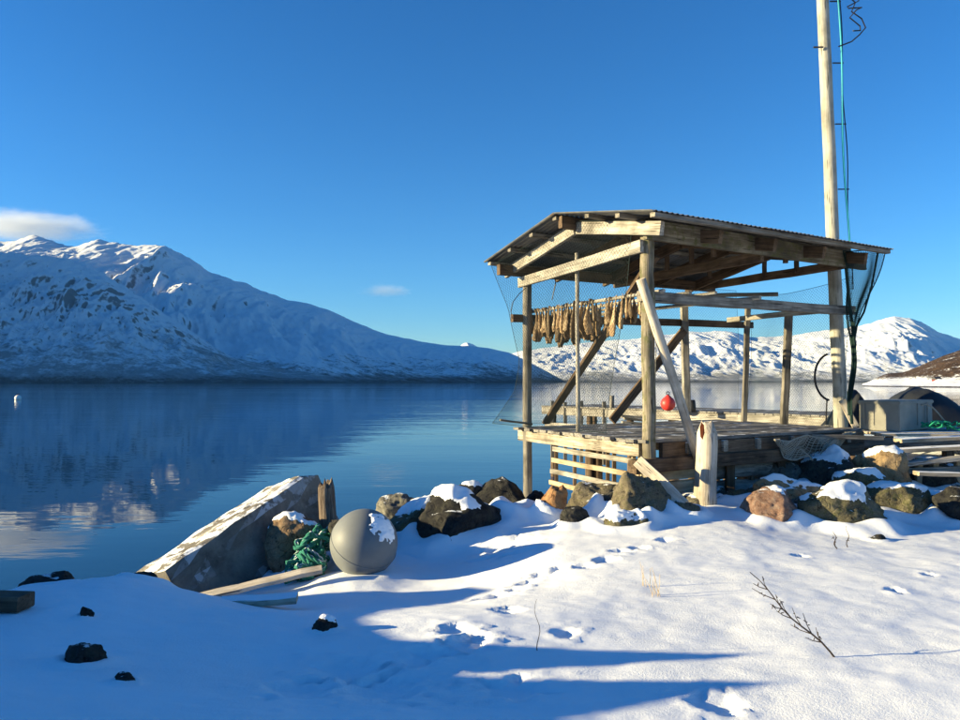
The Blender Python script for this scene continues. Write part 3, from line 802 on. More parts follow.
for a, b in ((.45, 1.55), (1.0, 1.7), (1.6, 1.8), (.3, 2.8), (1.9, 3.0), (1.4, 3.7), (.8, 3.7)):
    beam('strut', ab(a, b, 4.20), ab(a, b, ROOF(a) - .10), .06, .05, M['brown'], RF, seg=2)
# braces
beam('brace', ab(AL - .04, .30, DZ + .06), ab(.20, .30, ZT + .02), .045, .12, M['brown'], H, up=UA3.cross(Vector((0, 0, 1))), seg=6, wob=.004)
beam('brace', at(612, 421, 11.62), at(684, 330, 12.15), .05, .13, M['brown'], H, seg=5, wob=.004)
b_ = beam('brace', at(641, 279, 8.27), at(698, 458, 8.62), .10, .115, M['drift'], H, seg=8, wob=.006, rnd=True, n=10); b_['label'] = 'thick pale diagonal prop at the near corner'
# rails that carry the drying poles
beam('rail', at(512, 318, 10.72), at(752, 325, 13.0), .07, .11, M['brown'], H, seg=8)
beam('rail', ab(.03, -.10, CAMZ + .95), at(853, 311, 10.42), .08, .12, M['grey'], H, seg=8, wob=.005)
beam('rail', at(728, 320, 12.6), at(836, 309, 10.75), .05, .08, M['pale'], H, seg=5)
# roof sheets
def sheet(a0, a1, b0, b1):
    nb, b = int((b1 - b0) / .0127), MB(); vs, fs = [], []
    for side in (0, 1):
        for i in range(nb + 1):
            bb = b0 + (b1 - b0) * i / nb
            dz = .010 * math.cos(2 * math.pi * bb / .076)
            for k in range(3):
                a = a0 + (a1 - a0) * k / 2
                p = ab(a, bb, ROOF(a) + dz + (.003 if side else 0))
                vs.append((p.x, p.y, p.z))
    m = (nb + 1) * 3
    for i in range(nb):
        for k in range(2):
            q = (i * 3 + k, (i + 1) * 3 + k, (i + 1) * 3 + k + 1, i * 3 + k + 1)
            fs.append(q); fs.append(tuple(m + j for j in reversed(q)))
        for k in (0, 2):
            fs.append((i * 3 + k, (i + 1) * 3 + k, m + (i + 1) * 3 + k, m + i * 3 + k))
    for i in (0, nb):
        for k in range(2): fs.append((i * 3 + k, i * 3 + k + 1, m + i * 3 + k + 1, m + i * 3 + k))
    c = ab((a0 + a1) / 2, (b0 + b1) / 2, ROOF((a0 + a1) / 2))
    b.add([Vector(v) - c for v in vs], fs)
    link('roof_sheet', b.mesh('roof_sheet', M['roof'], True), Matrix.Translation(c + Vector((0, 0, rng.uniform(0, .006)))), RF)
nS = 5; bw = 4.32 / nS
for i in range(nS):
    b0 = -.52 + i * bw; x = rng.uniform(-.03, .03)
    sheet(-.68 + x, 1.165, b0, b0 + bw - .004)
    sheet(1.175, 3.02 + rng.uniform(-.03, .03), b0, b0 + bw - .004)
DK = beam('deck_frame', ab(AL + .18, -.02, DZ - .115), ab(.10, -.03, DZ - .115), .06, .15, M['rim'], H, seg=8, wob=.003); DK['label'] = 'sunlit pale rim beam on the gable side'
# deck: planks run away from the gable side, their ends show above the rim
npl = 20; pw = (AL + .16) / npl
for i in range(npl):
    a = -.04 + pw * (i + .5); ext = rng.uniform(-.04, .07)
    z = DZ - .018 + rng.uniform(-.006, .006)
    beam('deck_plank', ab(a, -.10 - ext, z), ab(a, 4.02 + rng.uniform(-.03, .06), z), pw - .012, .036, M['deck'], DK, seg=6, wob=.002)
beam('rim_beam', ab(-.03, .16, DZ - .12), ab(-.03, 4.0, DZ - .12), .06, .165, M['brown'], DK, seg=8, wob=.004)['label'] = 'reddish brown rim beam on the land side'
beam('floor_beam', ab(-.06, -.30, DZ - .27), ab(-.06, 3.9, DZ - .27), .13, .15, M['brown'], DK, seg=8, wob=.006)
for a in (.9, 1.7, 2.5):
    beam('joist', ab(a, .03, DZ - .11), ab(a, 3.9, DZ - .11), .08, .14, M['brown'], DK, seg=3)
for b in (.55, 1.15, 1.75, 2.4, 3.0, 3.6):
    beam('joist_end', ab(-.10, b, DZ - .105), ab(.5, b, DZ - .105), .07, .13, M['rim'], DK, seg=1, wob=.002)
# slatted fence under the gable side
FN = beam('slatted_fence', ab(.24, .10, .7), ab(.24, .10, DZ - .19), .05, .16, M['yellow'], H, seg=3)
for i in range(4):
    z = DZ - .26 - i * .155
    beam('fence_slat', ab(AL * .80 + .03 * i, .10, z), ab(.28 - .05 * i, .06, z - .01), .028, .062, M['yellow'] if i % 2 else M['pale'], FN, seg=5, wob=.004)
for a in (AL * .79, AL * .62, .92, .80, .42):
    beam('fence_post', ab(a, .135, .55), ab(a, .135, DZ - .19), .045, .05, M['brown'] if a > .5 else M['yellow'], FN, seg=2)
# timber crib wall under the land side
cz = DZ - .40
for i in range(4):
    beam('wall_board', ab(.10, .12, cz - i * .165), ab(.10, 1.05, cz - i * .165), .035, .155, M['yellow'], H, seg=3, wob=.002)
beam('wall_post', ab(.04, .92, .7), ab(.04, .92, DZ - .35), .09, .10, M['yellow'], H, seg=3)
for i in range(3):
    beam('crib_log', ab(.16, 1.02, cz - .03 - i * .235), ab(.20, 3.2, cz - .06 - i * .235), .21, .225, M['pale'], H, rnd=True, seg=8, wob=.012, n=12)
for b in (1.35, 2.3):
    beam('crib_post', ab(.02, b, .6), ab(.02, b, DZ - .35), .10, .09, M['brown'], H, seg=3)

# nets
def net(name, fn, nu, nv, th, mat, parent, M_=None, smooth=3, diamond=True):
    b = MB()
    def lines(pts):
        b.tube(pts, th, 3, False)
    if diamond:
        for i in range(-nv, nu + 1):
            for s_ in (0, 1):
                pts = []
                for j in range(nv + 1):
                    u = (i + j) if s_ == 0 else (i + nv - j)
                    if 0 <= u <= nu: pts.append(fn(u / nu, j / nv))
                if len(pts) > 1: lines(pts)
    for k in (0, 1):
        b.tube([fn(k, j / 20) for j in range(21)], th * 2.2, 4, False); b.tube([fn(i / 24, k) for i in range(25)], th * 2.2, 4, False)
    return link(name, b.mesh(name, mat), Matrix.Identity(4), parent)
def lerp(p, q, t): return p + (q - p) * t
def net_gable(u, v):          # hangs from the roof edge, pulled in at the rail, spread over a pole at the foot
    ea = float(np.interp(v, [0, .28, .62, .8, 1], [.36, .16, .04, .12, .42])); eb = float(np.interp(v, [0, .28, .62, .8, 1], [.40, .20, .12, .18, .36]))
    a0 = AL + ea; a1 = .10 + .5 * v
    a = a0 + (a1 - a0) * u
    z = ROOF(a) - .06 + (DZ + .05 - ROOF(a) + .06) * v
    b_ = -(eb * (1 - u) + .13 * u) - .03 * math.sin(u * 9 + v * 6)
    return ab(a, b_, z + .06 * math.sin(u * 12) * v * (1 - v))
net('net', net_gable, 52, 44, .0015, M['net'], H)
def net_far(u, v):
    p = lerp(Vector((L2.x, L2.y, 0)), Vector((B2.x, B2.y, 0)), u) + Vector((-.05, .12, 0))
    return Vector((p.x, p.y + .10 * math.sin(v * 3.1) * math.sin(u * 11), 4.15 + (DZ + .05 - 4.15) * v))
net('net', net_far, 76, 44, .0011, M['net'], H)
def net_end(u, v):
    p = lerp(Vector((B2.x, B2.y, 0)), Vector((5.12, 10.75, 0)), u)
    return Vector((p.x + .10 + .06 * math.sin(u * 8 + v * 4), p.y, 4.1 - .12 * math.sin(u * math.pi) + (DZ - 4.1) * v))
net('net', net_end, 50, 44, .0014, M['net_green'], H)
def net_flap(u, v):           # gathered corner net beside the mast
    g = max(.03, 1 - v * 1.75) if v < .55 else .04 + .10 * abs(math.sin((v - .55) * 7))
    top = at(846 + 33 * u, 250, 10.15)
    mid = at(851, 250 + 165 * v, 10.1)
    p = lerp(mid, Vector((top.x, top.y, mid.z)), g)
    p.x += .03 * math.sin(v * 12) + (.14 * (1 - v) ** 2 * (u - .3) if v < .5 else 0); p.y += .05 * math.sin(u * 9)
    return p
net('net', net_flap, 24, 48, .0034, M['net_green'], H)
# pole and frayed ropes that keep the net out
beam('net_pole', at(500, 420, 10.45), at(532, 424, 10.7), .03, .03, M['grey'], H, rnd=True, seg=3)
mb = MB(); mb.tube([at(x, y, 10.7) for x, y in ((526, 288), (519, 294), (513, 302), (511, 311), (512, 319))], .006, 5); link('net_rope', mb.mesh('net_rope', M['cable']), None, H)
mb = MB(); mb.tube([at(x, y, 10.12) for x, y in ((846, 268), (849, 300), (852, 322), (855, 345), (853, 370), (850, 395), (852, 424))], .022, 6)
mb.tube([at(x, y, 10.1) for x, y in ((878, 252), (872, 285), (864, 312), (857, 325), (854, 342))], .014, 5); link('net_rope', mb.mesh('net_rope', M['net_green']), None, H)
for x0, y0, x1, y1, Y in ((556, 268, 552, 300, 10.3), (634, 288, 630, 303, 9.4), (602, 300, 590, 300, 9.8)):
    mb = MB(); mb.tube([at(x0, y0, Y), at((x0 + x1) / 2 + 1.5, (y0 + y1) / 2, Y), at(x1, y1, Y)], .007, 4); link('hanging_line', mb.mesh('hanging_line', M['cable']), None, H)
mb = MB(); mb.tube([at(x, y, 9.3) for x, y in ((655, 390), (656, 352), (657, 330))], .006, 4); link('hanging_line', mb.mesh('hanging_line', M['cable']), None, H)

# drying poles lying across the rails
PZ = CAMZ + .955 + .07
poles = []
def pole(lab, p0, p1, d, mat):
    poles.append((Vector(p0), Vector(p1)))
    return tag(beam('drying_pole', p0, p1, d, d, mat, None, rnd=True, seg=6, wob=.004), lab, 'pole', 'drying poles across the rails')
pole('front drying pole carrying the long row of dried fish', ab(AL + .10, .10, PZ - .02), ab(-.06, .20, PZ), .045, M['pale'])
pole('second drying pole just behind the front row of dried fish', ab(AL + .06, .50, PZ - .02), ab(-.08, .60, PZ), .045, M['pale'])
pole('pale drying pole without fish, resting on the rail right of the near post', ab(AL + .05, 1.0, PZ), ab(-.20, .9, PZ + .005), .04, M['pale'])
pole('reddish drying pole crossing the rails in the middle of the shelter', ab(AL + .05, 1.35, PZ), ab(-.14, 1.75, PZ + .005), .05, M['rim'])
pole('weathered drying pole nearest the mast, lying on the rails', at(690, 296, 11.2), at(778, 294, 10.6), .06, M['grey'])

# dried fish
def fish_mesh(seed, L, wd):
    r = random.Random(seed); b = MB(); vs, fs = [], []
    prof = [(0, .34, .05), (.03, .42, .05), (.09, .22, .07), (.15, .18, .10), (.28, .34, .20), (.42, .52, .30), (.56, .70, .38), (.70, .86, .42), (.82, .95, .40), (.92, .90, .34), (1.0, .60, .26)]
    n = 10; tw = r.uniform(-.8, .8); bend = r.uniform(-.05, .05)
    for t, w, d in prof:
        a0 = tw * t; cx = bend * math.sin(t * 3) ; cy = r.uniform(-.004, .004)
        for k in range(n):
            a = 2 * math.pi * k / n
            x, y = wd * w * math.cos(a) * .5, wd * d * math.sin(a) * .6
            if t > .4: y += wd * .35 * (abs(math.cos(a)) ** 2) * (t - .4)        # belly flaps curl open
            x *= r.uniform(.9, 1.1)
            X, Y_ = x * math.cos(a0) - y * math.sin(a0), x * math.sin(a0) + y * math.cos(a0)
            zz = -L * t + (r.uniform(-.02, .02) if t >= .9 else 0)
            vs.append((X + cx, Y_ + cy, zz + .06))
    for i in range(len(prof) - 1):
        for k in range(n): fs.append((i * n + k, i * n + (k + 1) % n, (i + 1) * n + (k + 1) % n, (i + 1) * n + k))
    fs.append(tuple(range(n))); fs.append(tuple((len(prof) - 1) * n + k for k in reversed(range(n))))
    b.add(vs, [tuple(reversed(f)) for f in fs])
    return b.mesh('dried_fish', M['fish'], True)
FM = [fish_mesh(i, random.Random(i).uniform(.42, .56), random.Random(i + 50).uniform(.10, .135)) for i in range(9)]
FM += [fish_mesh(20 + i, .36, .09) for i in range(3)]
fr = random.Random(5)
def hang(pi, t, lab, scale=1.0):
    p0, p1 = poles[pi]; p = lerp(p0, p1, t)
    for sgn in (-1, 1):
        me = fr.choice(FM)
        d = VB3 * (sgn * fr.uniform(.02, .06)) + Vector((0, 0, -.02))
        Mx = Matrix.Translation(p + d + UA3 * fr.uniform(-.02, .02)) @ Matrix.Rotation(fr.uniform(0, 6.28), 4, 'Z') @ Matrix.Rotation(fr.uniform(-.10, .10), 4, 'X') @ Matrix.Diagonal((scale, scale, scale * fr.uniform(.72, 1.2), 1))
        tag(link('dried_fish', me, Mx), lab, 'dried fish', 'dried fish hanging from the poles')
LF, LS = 'brown split dried fish hanging tail up in the long row at the gable', 'short pale brown dried fish in the small bunch beside the near post'
for i in range(20): hang(0, .05 + .53 * (i + fr.uniform(-.25, .25)) / 20, LF)
for i in range(7): hang(0, .64 + .26 * (i + fr.uniform(-.25, .25)) / 7, LS, .85)
for i in range(9): hang(1, .05 + .5 * (i + fr.uniform(-.3, .3)) / 9, 'dried fish in the shaded back row behind the long front row', .95)

# ------------------------------------------------------------------ mast behind the roof
mroot = at(841, 440, 10.85)
mast = thing('wooden_mast', 'tall pale round wooden mast with cable rising behind the shelter roof', 'mast', (mroot.x, mroot.y, g_at(mroot.x, mroot.y)))
mb0, mt0 = at(841.5, 436, 10.85), at(818, -110, 10.85)
mdir = (mt0 - mb0).normalized()
beam('pole', mb0 - mdir * 1.2, mt0, .195, .195, M['mast'], mast, rnd=True, seg=14, wob=.006, n=16, taper=.80)
def mp_(py, off=0.0, fwd=0.0):
    k = (436 - py) / 546.0
    return lerp(mb0, mt0, k) + Vector((off, -fwd, 0))
mb = MB(); mb.tube([mp_(y, .19 + .02 * math.sin(y * .03), .06) for y in range(-100, 262, 12)], .014, 6); link('cable', mb.mesh('cable', M['teal'], True), None, mast)['label'] = 'teal cable along the mast'
mb = MB(); mb.tube([mp_(y, .22 + .015 * math.sin(y * .05), .05) for y in range(-100, 300, 14)], .008, 5); link('cable', mb.mesh('cable', M['cable']), None, mast)
for y in (5, 67, 128, 193, 250):
    beam('bracket', mp_(y, .08, .05), mp_(y, .235, .05), .02, .014, M['iron'], mast, seg=1, wob=.001)
beam('bracket', mp_(52, -.20, .08), mp_(52, -.06, .08), .02, .02, M['iron'], mast, seg=1, wob=.001)
beam('crossarm', mp_(2, -.05, .12), mp_(-3, .62, .12), .035, .03, M['iron'], mast, seg=2, wob=.001)
mb = MB(); r2 = random.Random(3)
mb.tube([mp_(0 + 4 * i + 3 * math.sin(i), .36 + .10 * math.sin(i * 1.9) + .01 * i, .10 + .05 * math.cos(i * 1.3)) for i in range(10)], .010, 5)
mb.tube([mp_(y, o_, .1) for y, o_ in ((0, .30), (8, .42), (17, .36), (24, .50), (33, .55), (40, .46), (47, .34), (52, .15))], .010, 5)
link('wire_tangle', mb.mesh('wire_tangle', M['cable']), None, mast)
mb = MB(); cc = at(832, 377, 10.62)
mb.tube([cc + Vector((-.24 * math.sin(t) - .0, .0, .33 * math.cos(t))) for t in [0.25 + i * (2.7) / 18 for i in range(19)]], .016, 6); link('hose_loop', mb.mesh('hose_loop', M['cable'], True), None, mast)
mb = MB(); mb.tube([at(827, 399, 10.6), at(826, 424, 10.6)], .010, 5); link('hose_end', mb.mesh('hose_end', M['cable']), None, mast)
beam('foot_board', at(842, 400, 10.6), at(856, 427, 10.55), .06, .09, M['drift'], mast, seg=2)

# ------------------------------------------------------------------ bollard log, leaning plank, stump
def stump(name, lab, cat, p0, p1, r0, r1, mat, ragged, n=14, seed=1, dome=0.0):
    r = random.Random(seed); p0, p1 = Vector(p0), Vector(p1); L = (p1 - p0).length
    vs, fs = [], []; seg = 9
    top = [r.uniform(-ragged, ragged * .6) for _ in range(n)]
    for i in range(seg + 1):
        t = i / seg
        for k in range(n):
            a = 2 * math.pi * k / n
            rr_ = (r0 + (r1 - r0) * t) * (1 - dome * max(0, (t - .86) / .14) ** 2) * (1 + .09 * mnoise.noise(Vector((math.cos(a) * 1.3, math.sin(a) * 1.3, t * 2 + seed))) * 2)
            vs.append((L * t + (top[k] if i == seg else 0), rr_ * math.cos(a), rr_ * math.sin(a)))
    vs.append((L - ragged * 1.4, 0, 0))
    for i in range(seg):
        for k in range(n): fs.append((i * n + k, i * n + (k + 1) % n, (i + 1) * n + (k + 1) % n, (i + 1) * n + k))
    for k in range(n): fs.append((seg * n + k, seg * n + (k + 1) % n, len(vs) - 1))
    fs.append(tuple(reversed(range(n))))
    b = MB(); b.add(vs, [tuple(reversed(f)) for f in fs]); me = b.mesh(name, mat)
    me.polygons.foreach_set("use_smooth", [len(p.vertices) == 4 for p in me.polygons])
    return tag(link(name, me, frame(p0, p1)), lab, cat)
pb = at(705, 500, 8.32)
bol = stump('driftwood_stump', 'thick bleached driftwood stump standing upright in the snow before the deck', 'stump', (pb.x, pb.y, g_at(pb.x, pb.y) - .3), at(707, 421, 8.30), .125, .110, M['drift'], .022, 16, 4, .5)
b = MB()
rv = at(702, 430, 8.182); b.add([rv + Vector((x, y, z)) for x, y, z in ((-.022, -.012, -.07), (0, -.022, -.105), (.024, -.012, -.03), (.020, -.006, .055), (-.006, 0, .085), (-.024, 0, .03))], [(0, 1, 2, 3, 4, 5)])
def cone_crack(me): return me
link('rot_patch', b.mesh('rot_patch', simple('rotten_wood', (0.13, 0.035, 0.015), 0.9, 0.1)), None, bol)
pl = beam('leaning_plank', at(638, 461, 8.15), at(684, 505, 7.75), .13, .06, M['drift'], None, up=Vector((-.6, -.6, .5)), seg=6, wob=.004)
tag(pl, 'short bleached plank leaning from the near corner post down to the rocks', 'plank')
stump('weathered_log', 'split grey log standing upright beside the grey ball float', 'log', at(329, 548, 7.35), at(326, 480, 7.35), .10, .075, M['log'], .07, 12, 9, .25)

# ------------------------------------------------------------------ concrete slab on the shore
def slab():
    r = random.Random(2)
    A0, A1 = at(143, 574, 6.45), at(295, 474, 8.15)        # middle of the top face, lower and upper end
    x = (A1 - A0).normalized(); side = Vector((.86, -.48, .05)); side = (side - x * side.dot(x)).normalized()
    z = x.cross(side); z = z if z.z > 0 else -z
    # lean the slab so that its narrow top turns to the low sun on the left
    rot = Matrix.Rotation(math.radians(-14), 3, x); side, z = rot @ side, rot @ z
    if z.z < 0: z = -z
    L, wt, dp = (A1 - A0).length, .62, 1.0
    nx, ny, nz = 26, 6, 10; bm = bmesh.new()
    bmesh.ops.create_cube(bm, size=1.0)
    bmesh.ops.subdivide_edges(bm, edges=bm.edges[:], cuts=9, use_grid_fill=True)
    for v in bm.verts:
        q = Vector(((v.co.x + .5) * L, v.co.y * wt, (v.co.z - .5) * dp))
        if q.x > L * .9: q.z += -(q.x - L * .9) * .35 * (1 if v.co.z > 0 else 0)
        n = mnoise.noise(q * 3.0) * .022 + mnoise.noise(q * 9.0 + Vector((4, 4, 4))) * .014
        edge = sum(1 for k in (abs(v.co.x), abs(v.co.y), abs(v.co.z)) if k > .46)
        if edge >= 2: q *= 1.0; q.y *= .955; q.z = q.z - (.02 if v.co.z > 0 else 0)
        v.co = q + Vector((0, n, n * 1.2))
    me = bpy.data.meshes.new('concrete_slab'); bm.to_mesh(me); bm.free(); me.materials.append(M['conc'])
    Mx = Matrix(((x.x, side.x, z.x, A0.x), (x.y, side.y, z.y, A0.y), (x.z, side.z, z.z, A0.z), (0, 0, 0, 1)))
    if Mx.to_3x3().determinant() < 0: me.flip_normals()
    tag(link('concrete_slab', me, Mx), 'long thick concrete slab tilted on the shore with snow on top', 'concrete slab')
slab()

# ------------------------------------------------------------------ grey ball float and green rope
bc = at(364, 543, 6.75); br = 33.5 * mpx(6.75)
bm = bmesh.new(); bmesh.ops.create_uvsphere(bm, u_segments=56, v_segments=32, radius=br)
for v in bm.verts: v.co = v.co * (1 + .006 * mnoise.noise(v.co * 4))
me = bpy.data.meshes.new('shell'); bm.to_mesh(me); bm.free(); me.materials.append(M['float']); me.polygons.foreach_set("use_smooth", [True] * len(me.polygons))
fl = thing('ball_float', 'large grey green plastic ball float half sunk in the snow', 'float', (bc.x, bc.y, bc.z - br))
Mr = Matrix.Translation(bc) @ Matrix.Rotation(.5, 4, 'X') @ Matrix.Rotation(.4, 4, 'Y')
link('shell', me, Mr, fl)
mb = MB(); mb.tube([(br * 1.003 * math.cos(t), br * 1.003 * math.sin(t), 0) for t in [2 * math.pi * i / 64 for i in range(65)]], .004, 5, False); link('seam', mb.mesh('seam', M['float'], True), Mr, fl)
# snow piled on its right shoulder
def drift(name, lab, c, sx, sy, sz, seed, parent=None):
    bm = bmesh.new(); bmesh.ops.create_icosphere(bm, subdivisions=4, radius=1.0)
    off = Vector((seed, seed * 2.0, 1))
    for v in bm.verts:
        k = 1 + .30 * mnoise.noise(v.co * 1.6 + off) + .12 * mnoise.noise(v.co * 5 + off)
        v.co = Vector((v.co.x * sx * k, v.co.y * sy * k, v.co.z * sz * k))
    me = bpy.data.meshes.new(name); bm.to_mesh(me); bm.free(); me.materials.append(M['snow']); me.polygons.foreach_set("use_smooth", [True] * len(me.polygons))
    o = link(name, me, Matrix.Translation(Vector(c)), parent)
    return o
b = MB(); nu_, nv_ = 84, 84; vs, fs = [], []
pc = Vector((.70, -.50, .62)).normalized(); px_ = pc.cross(Vector((0, 0, 1))).normalized(); py_ = pc.cross(px_)
ok = set()
for i in range(nu_):
    for k in range(nv_):
        u, v = (i / (nu_ - 1) - .5) * 1.1, (k / (nv_ - 1) - .5) * 1.3
        d = (pc + px_ * u + py_ * v).normalized(); e = 1 - (u / .5) ** 2 - (v / .6) ** 2 + .9 * mnoise.noise(d * 5) + .5 * mnoise.noise(d * 12)
        vs.append(bc + d * br * (1.004 + .05 * max(0, min(1, e))))
        if e > 0: ok.add((i, k))
for i in range(nu_ - 1):
    for k in range(nv_ - 1):
        if all(t in ok for t in ((i, k), (i + 1, k), (i, k + 1), (i + 1, k + 1))): fs.append((i * nv_ + k, (i + 1) * nv_ + k, (i + 1) * nv_ + k + 1, i * nv_ + k + 1))
b.add(vs, fs); link('snow_patch', b.mesh('snow_patch', M['snow'], True), None, fl)

def twisted(b, pts, R):
    # three-strand rope laid round a path
    pts = [Vector(p) for p in pts]; L = [0.0]
    for i in range(1, len(pts)): L.append(L[-1] + (pts[i] - pts[i - 1]).length)
    n = max(8, int(L[-1] / (R * 0.9))); fine = []
    k = 0
    for i in range(n + 1):
        d = L[-1] * i / n
        while k < len(L) - 2 and L[k + 1] < d: k += 1
        fine.append(lerp(pts[k], pts[k + 1], (d - L[k]) / max(1e-6, L[k + 1] - L[k])))
    for s_ in range(3):
        out = []
        for i, p in enumerate(fine):
            t = (fine[min(i + 1, n)] - fine[max(i - 1, 0)]).normalized(); x = t.orthogonal().normalized(); x = (Vector((0, 0, 1)) - t * t.z); x = x.normalized() if x.length > .05 else t.orthogonal().normalized(); y = t.cross(x)
            a = i * 0.62 + s_ * 2.0944
            out.append(p + (x * math.cos(a) + y * math.sin(a)) * (R * .52))
        b.tube(out, R * .56, 5)
rp = random.Random(12)
def rope_pile():
    b = MB()
    base = at(300, 578, 6.7); top = at(318, 540, 6.95)
    for s_ in range(9):
        c = lerp(base, top, rp.uniform(0, 1)); pts = []
        ph, rx, rz = rp.uniform(0, 6), rp.uniform(.08, .17), rp.uniform(.05, .12)
        turns = rp.uniform(1.0, 2.2)
        for i in range(34):
            t = i / 33 * 2 * math.pi * turns + ph
            pts.append(c + Vector((rx * math.cos(t) + .03 * math.sin(3.1 * t), .12 * math.sin(t * .7 + s_), rz * math.sin(t) + .03 * math.cos(2.3 * t + s_))))
        twisted(b, pts, .019)
    twisted(b, [at(x, y, Y) for x, y, Y in ((330, 528, 7.05), (322, 534, 6.95), (312, 545, 6.85), (300, 556, 6.75), (312, 565, 6.7), (298, 575, 6.65), (284, 582, 6.6))], .027)
    twisted(b, [at(x, y, Y) for x, y, Y in ((318, 530, 7.0), (320, 548, 6.9), (316, 560, 6.8), (322, 575, 6.7))], .028)
    tag(link('green_rope', b.mesh('green_rope', M['green_rope'], True)), 'tangled heap of thick green rope beside the grey ball float', 'rope')
rope_pile()
# planks by the rope
p1 = beam('plank', at(196, 598, 6.25), at(322, 569, 6.45), .10, .035, M['drift'], None, up=Vector((-.5, -.35, .8)), seg=6, wob=.004)
tag(p1, 'long thin weathered plank lying slanted below the green rope', 'plank', 'planks lying on the shore')
q2 = on_ground(256, 606)
p2 = beam('plank', q2 + Vector((-.27, .02, .015)), q2 + Vector((.28, .10, .03)), .16, .05, M['plank_snow'], None, seg=4, wob=.005)
tag(p2, 'short broad plank with snow on it below the long slanted plank', 'plank', 'planks lying on the shore')
q = on_ground(8, 612)
p3 = beam('plank', Vector((q.x - .5, q.y + .05, q.z + .06)), Vector((q.x + .11, q.y, q.z + .05)), .16, .09, M['brown'], None, seg=3)
tag(p3, 'end of a brown plank sticking out of the snow at the left edge', 'plank', 'planks lying on the shore')

# ------------------------------------------------------------------ pier behind the shelter
PS, PE = Vector((1.75, 21.2, 0)), Vector((7.2, 14.3, 0)); pd = (PE - PS).normalized(); pn = Vector((-pd.y, pd.x, 0)); pn = pn if pn.y > 0 else -pn
pier = thing('pier', 'low weathered wooden pier over the water behind the shelter', 'pier', (PS.x, PS.y, 0)); PT = CAMZ - .66; PL = (PE - PS).length
beam('edge_beam', PS + Vector((0, 0, PT - .13)), PE + Vector((0, 0, PT - .13)), .08, .20, M['pale'], pier, seg=10, wob=.006)
beam('edge_beam', PS + pn * 1.9 + Vector((0, 0, PT - .13)), PE + pn * 1.9 + Vector((0, 0, PT - .13)), .08, .20, M['grey'], pier, seg=10, wob=.006)
npk = 44
pkm = beam_mesh(2.05, PL / npk - .02, .035, M['deck'], seg=2, wob=.002)
for i in range(npk):
    c = PS + pd * (PL * (i + .5) / npk) + Vector((0, 0, PT - .01 + rng.uniform(-.006, .006))) - pn * .07
    link('deck_plank', pkm, frame(c, c + pn), pier)
for i in range(7):
    for w_ in (.12, 1.75):
        c = PS + pd * (.3 + (PL - .6) * i / 6) + pn * w_
        beam('pile', Vector((c.x, c.y, -.9)), Vector((c.x, c.y, PT - .24)), .16, .16, M['brown'], pier, rnd=True, seg=3)
for d_ in (.4, .9, 1.5, 2.3):
    c = PS + pd * d_ - pn * .02
    beam('fender_post', Vector((c.x, c.y, .5)), Vector((c.x, c.y, PT + rng.uniform(.10, .22))), .09, .09, M['grey'], pier, seg=2)
beam('lower_rail', PS + pd * .2 - pn * .09 + Vector((0, 0, PT - .5)), PS + pd * 3.0 - pn * .09 + Vector((0, 0, PT - .5)), .06, .10, M['pale'], pier, seg=4)
mo = at(612, 407, 19.2); beam('mooring_post', Vector((mo.x, mo.y, PT)), Vector((mo.x, mo.y, PT + .32)), .12, .12, M['pale'], pier, rnd=True, seg=2)
rc = at(668, 400, 17.2); rc.z = PT + .17
rf = thing('red_float', 'small round red float on the pier seen between the posts', 'float', (rc.x, rc.y, PT))
bm = bmesh.new(); bmesh.ops.create_uvsphere(bm, u_segments=24, v_segments=16, radius=.165)
for v in bm.verts:
    if v.co.z > .12: v.co.x *= .8; v.co.y *= .8; v.co.z += (v.co.z - .12) * .8
me = bpy.data.meshes.new('float_body'); bm.to_mesh(me); bm.free(); me.materials.append(M['red']); me.polygons.foreach_set("use_smooth", [True] * len(me.polygons))
link('float_body', me, Matrix.Translation(rc), rf)
mb = MB(); mb.tube([rc + Vector((.035 * math.cos(t), 0, .235 + .035 * math.sin(t))) for t in [2 * math.pi * i / 12 for i in range(13)]], .010, 5, False); link('eye', mb.mesh('eye', M['cable']), None, rf)
dk = at(692, 404, 16.6)
tag(beam('mooring_bollard', Vector((dk.x, dk.y, PT + .005)), Vector((dk.x, dk.y, PT + .27)), .17, .17, M['cable'], None, rnd=True, seg=3, taper=.8, n=12), 'short black bollard on the pier right of the red float', 'bollard')

for x0, y0, x1, y1, lab in ((622, 422, 650, 424.5, 'lowest short board of the little stack on the deck left of the near post'), (624, 418.5, 652, 421.5, 'middle short board of the little stack on the deck left of the near post'), (621, 415.5, 646, 418, 'topmost short board of the little stack on the deck left of the near post')):
    tag(beam('short_board', at(x0, y0, 11.9), at(x1, y1, 11.9), .12, .035, M['pale'], None, seg=2), lab, 'board', 'short boards stacked on the deck')

# ------------------------------------------------------------------ landing on the right: planks, tub, tarps
QZ = CAMZ - .72
qd = thing('landing_deck', 'low plank landing on the right that carries the grey tub', 'deck', (7.2, 11.2, QZ))
for i in range(12):
    y = 10.75 + i * .19
    beam('deck_plank', Vector((5.35 + .30 * rng.random() + .02 * i, y, QZ - .02 + rng.uniform(-.008, .008))), Vector((9.4, y - .25, QZ - .02)), .175, .04, M['plank_snow'] if i < 3 else M['deck'], qd, seg=4, wob=.004)
beam('edge_beam', Vector((5.25, 10.68, QZ - .13)), Vector((9.4, 10.43, QZ - .13)), .08, .14, M['grey'], qd, seg=5)
for x in (5.4, 6.6, 7.8, 9.0):
    for y in (10.75, 12.6):
        beam('leg', Vector((x, y, .5)), Vector((x, y, QZ - .06)), .12, .12, M['brown'], qd, seg=2)
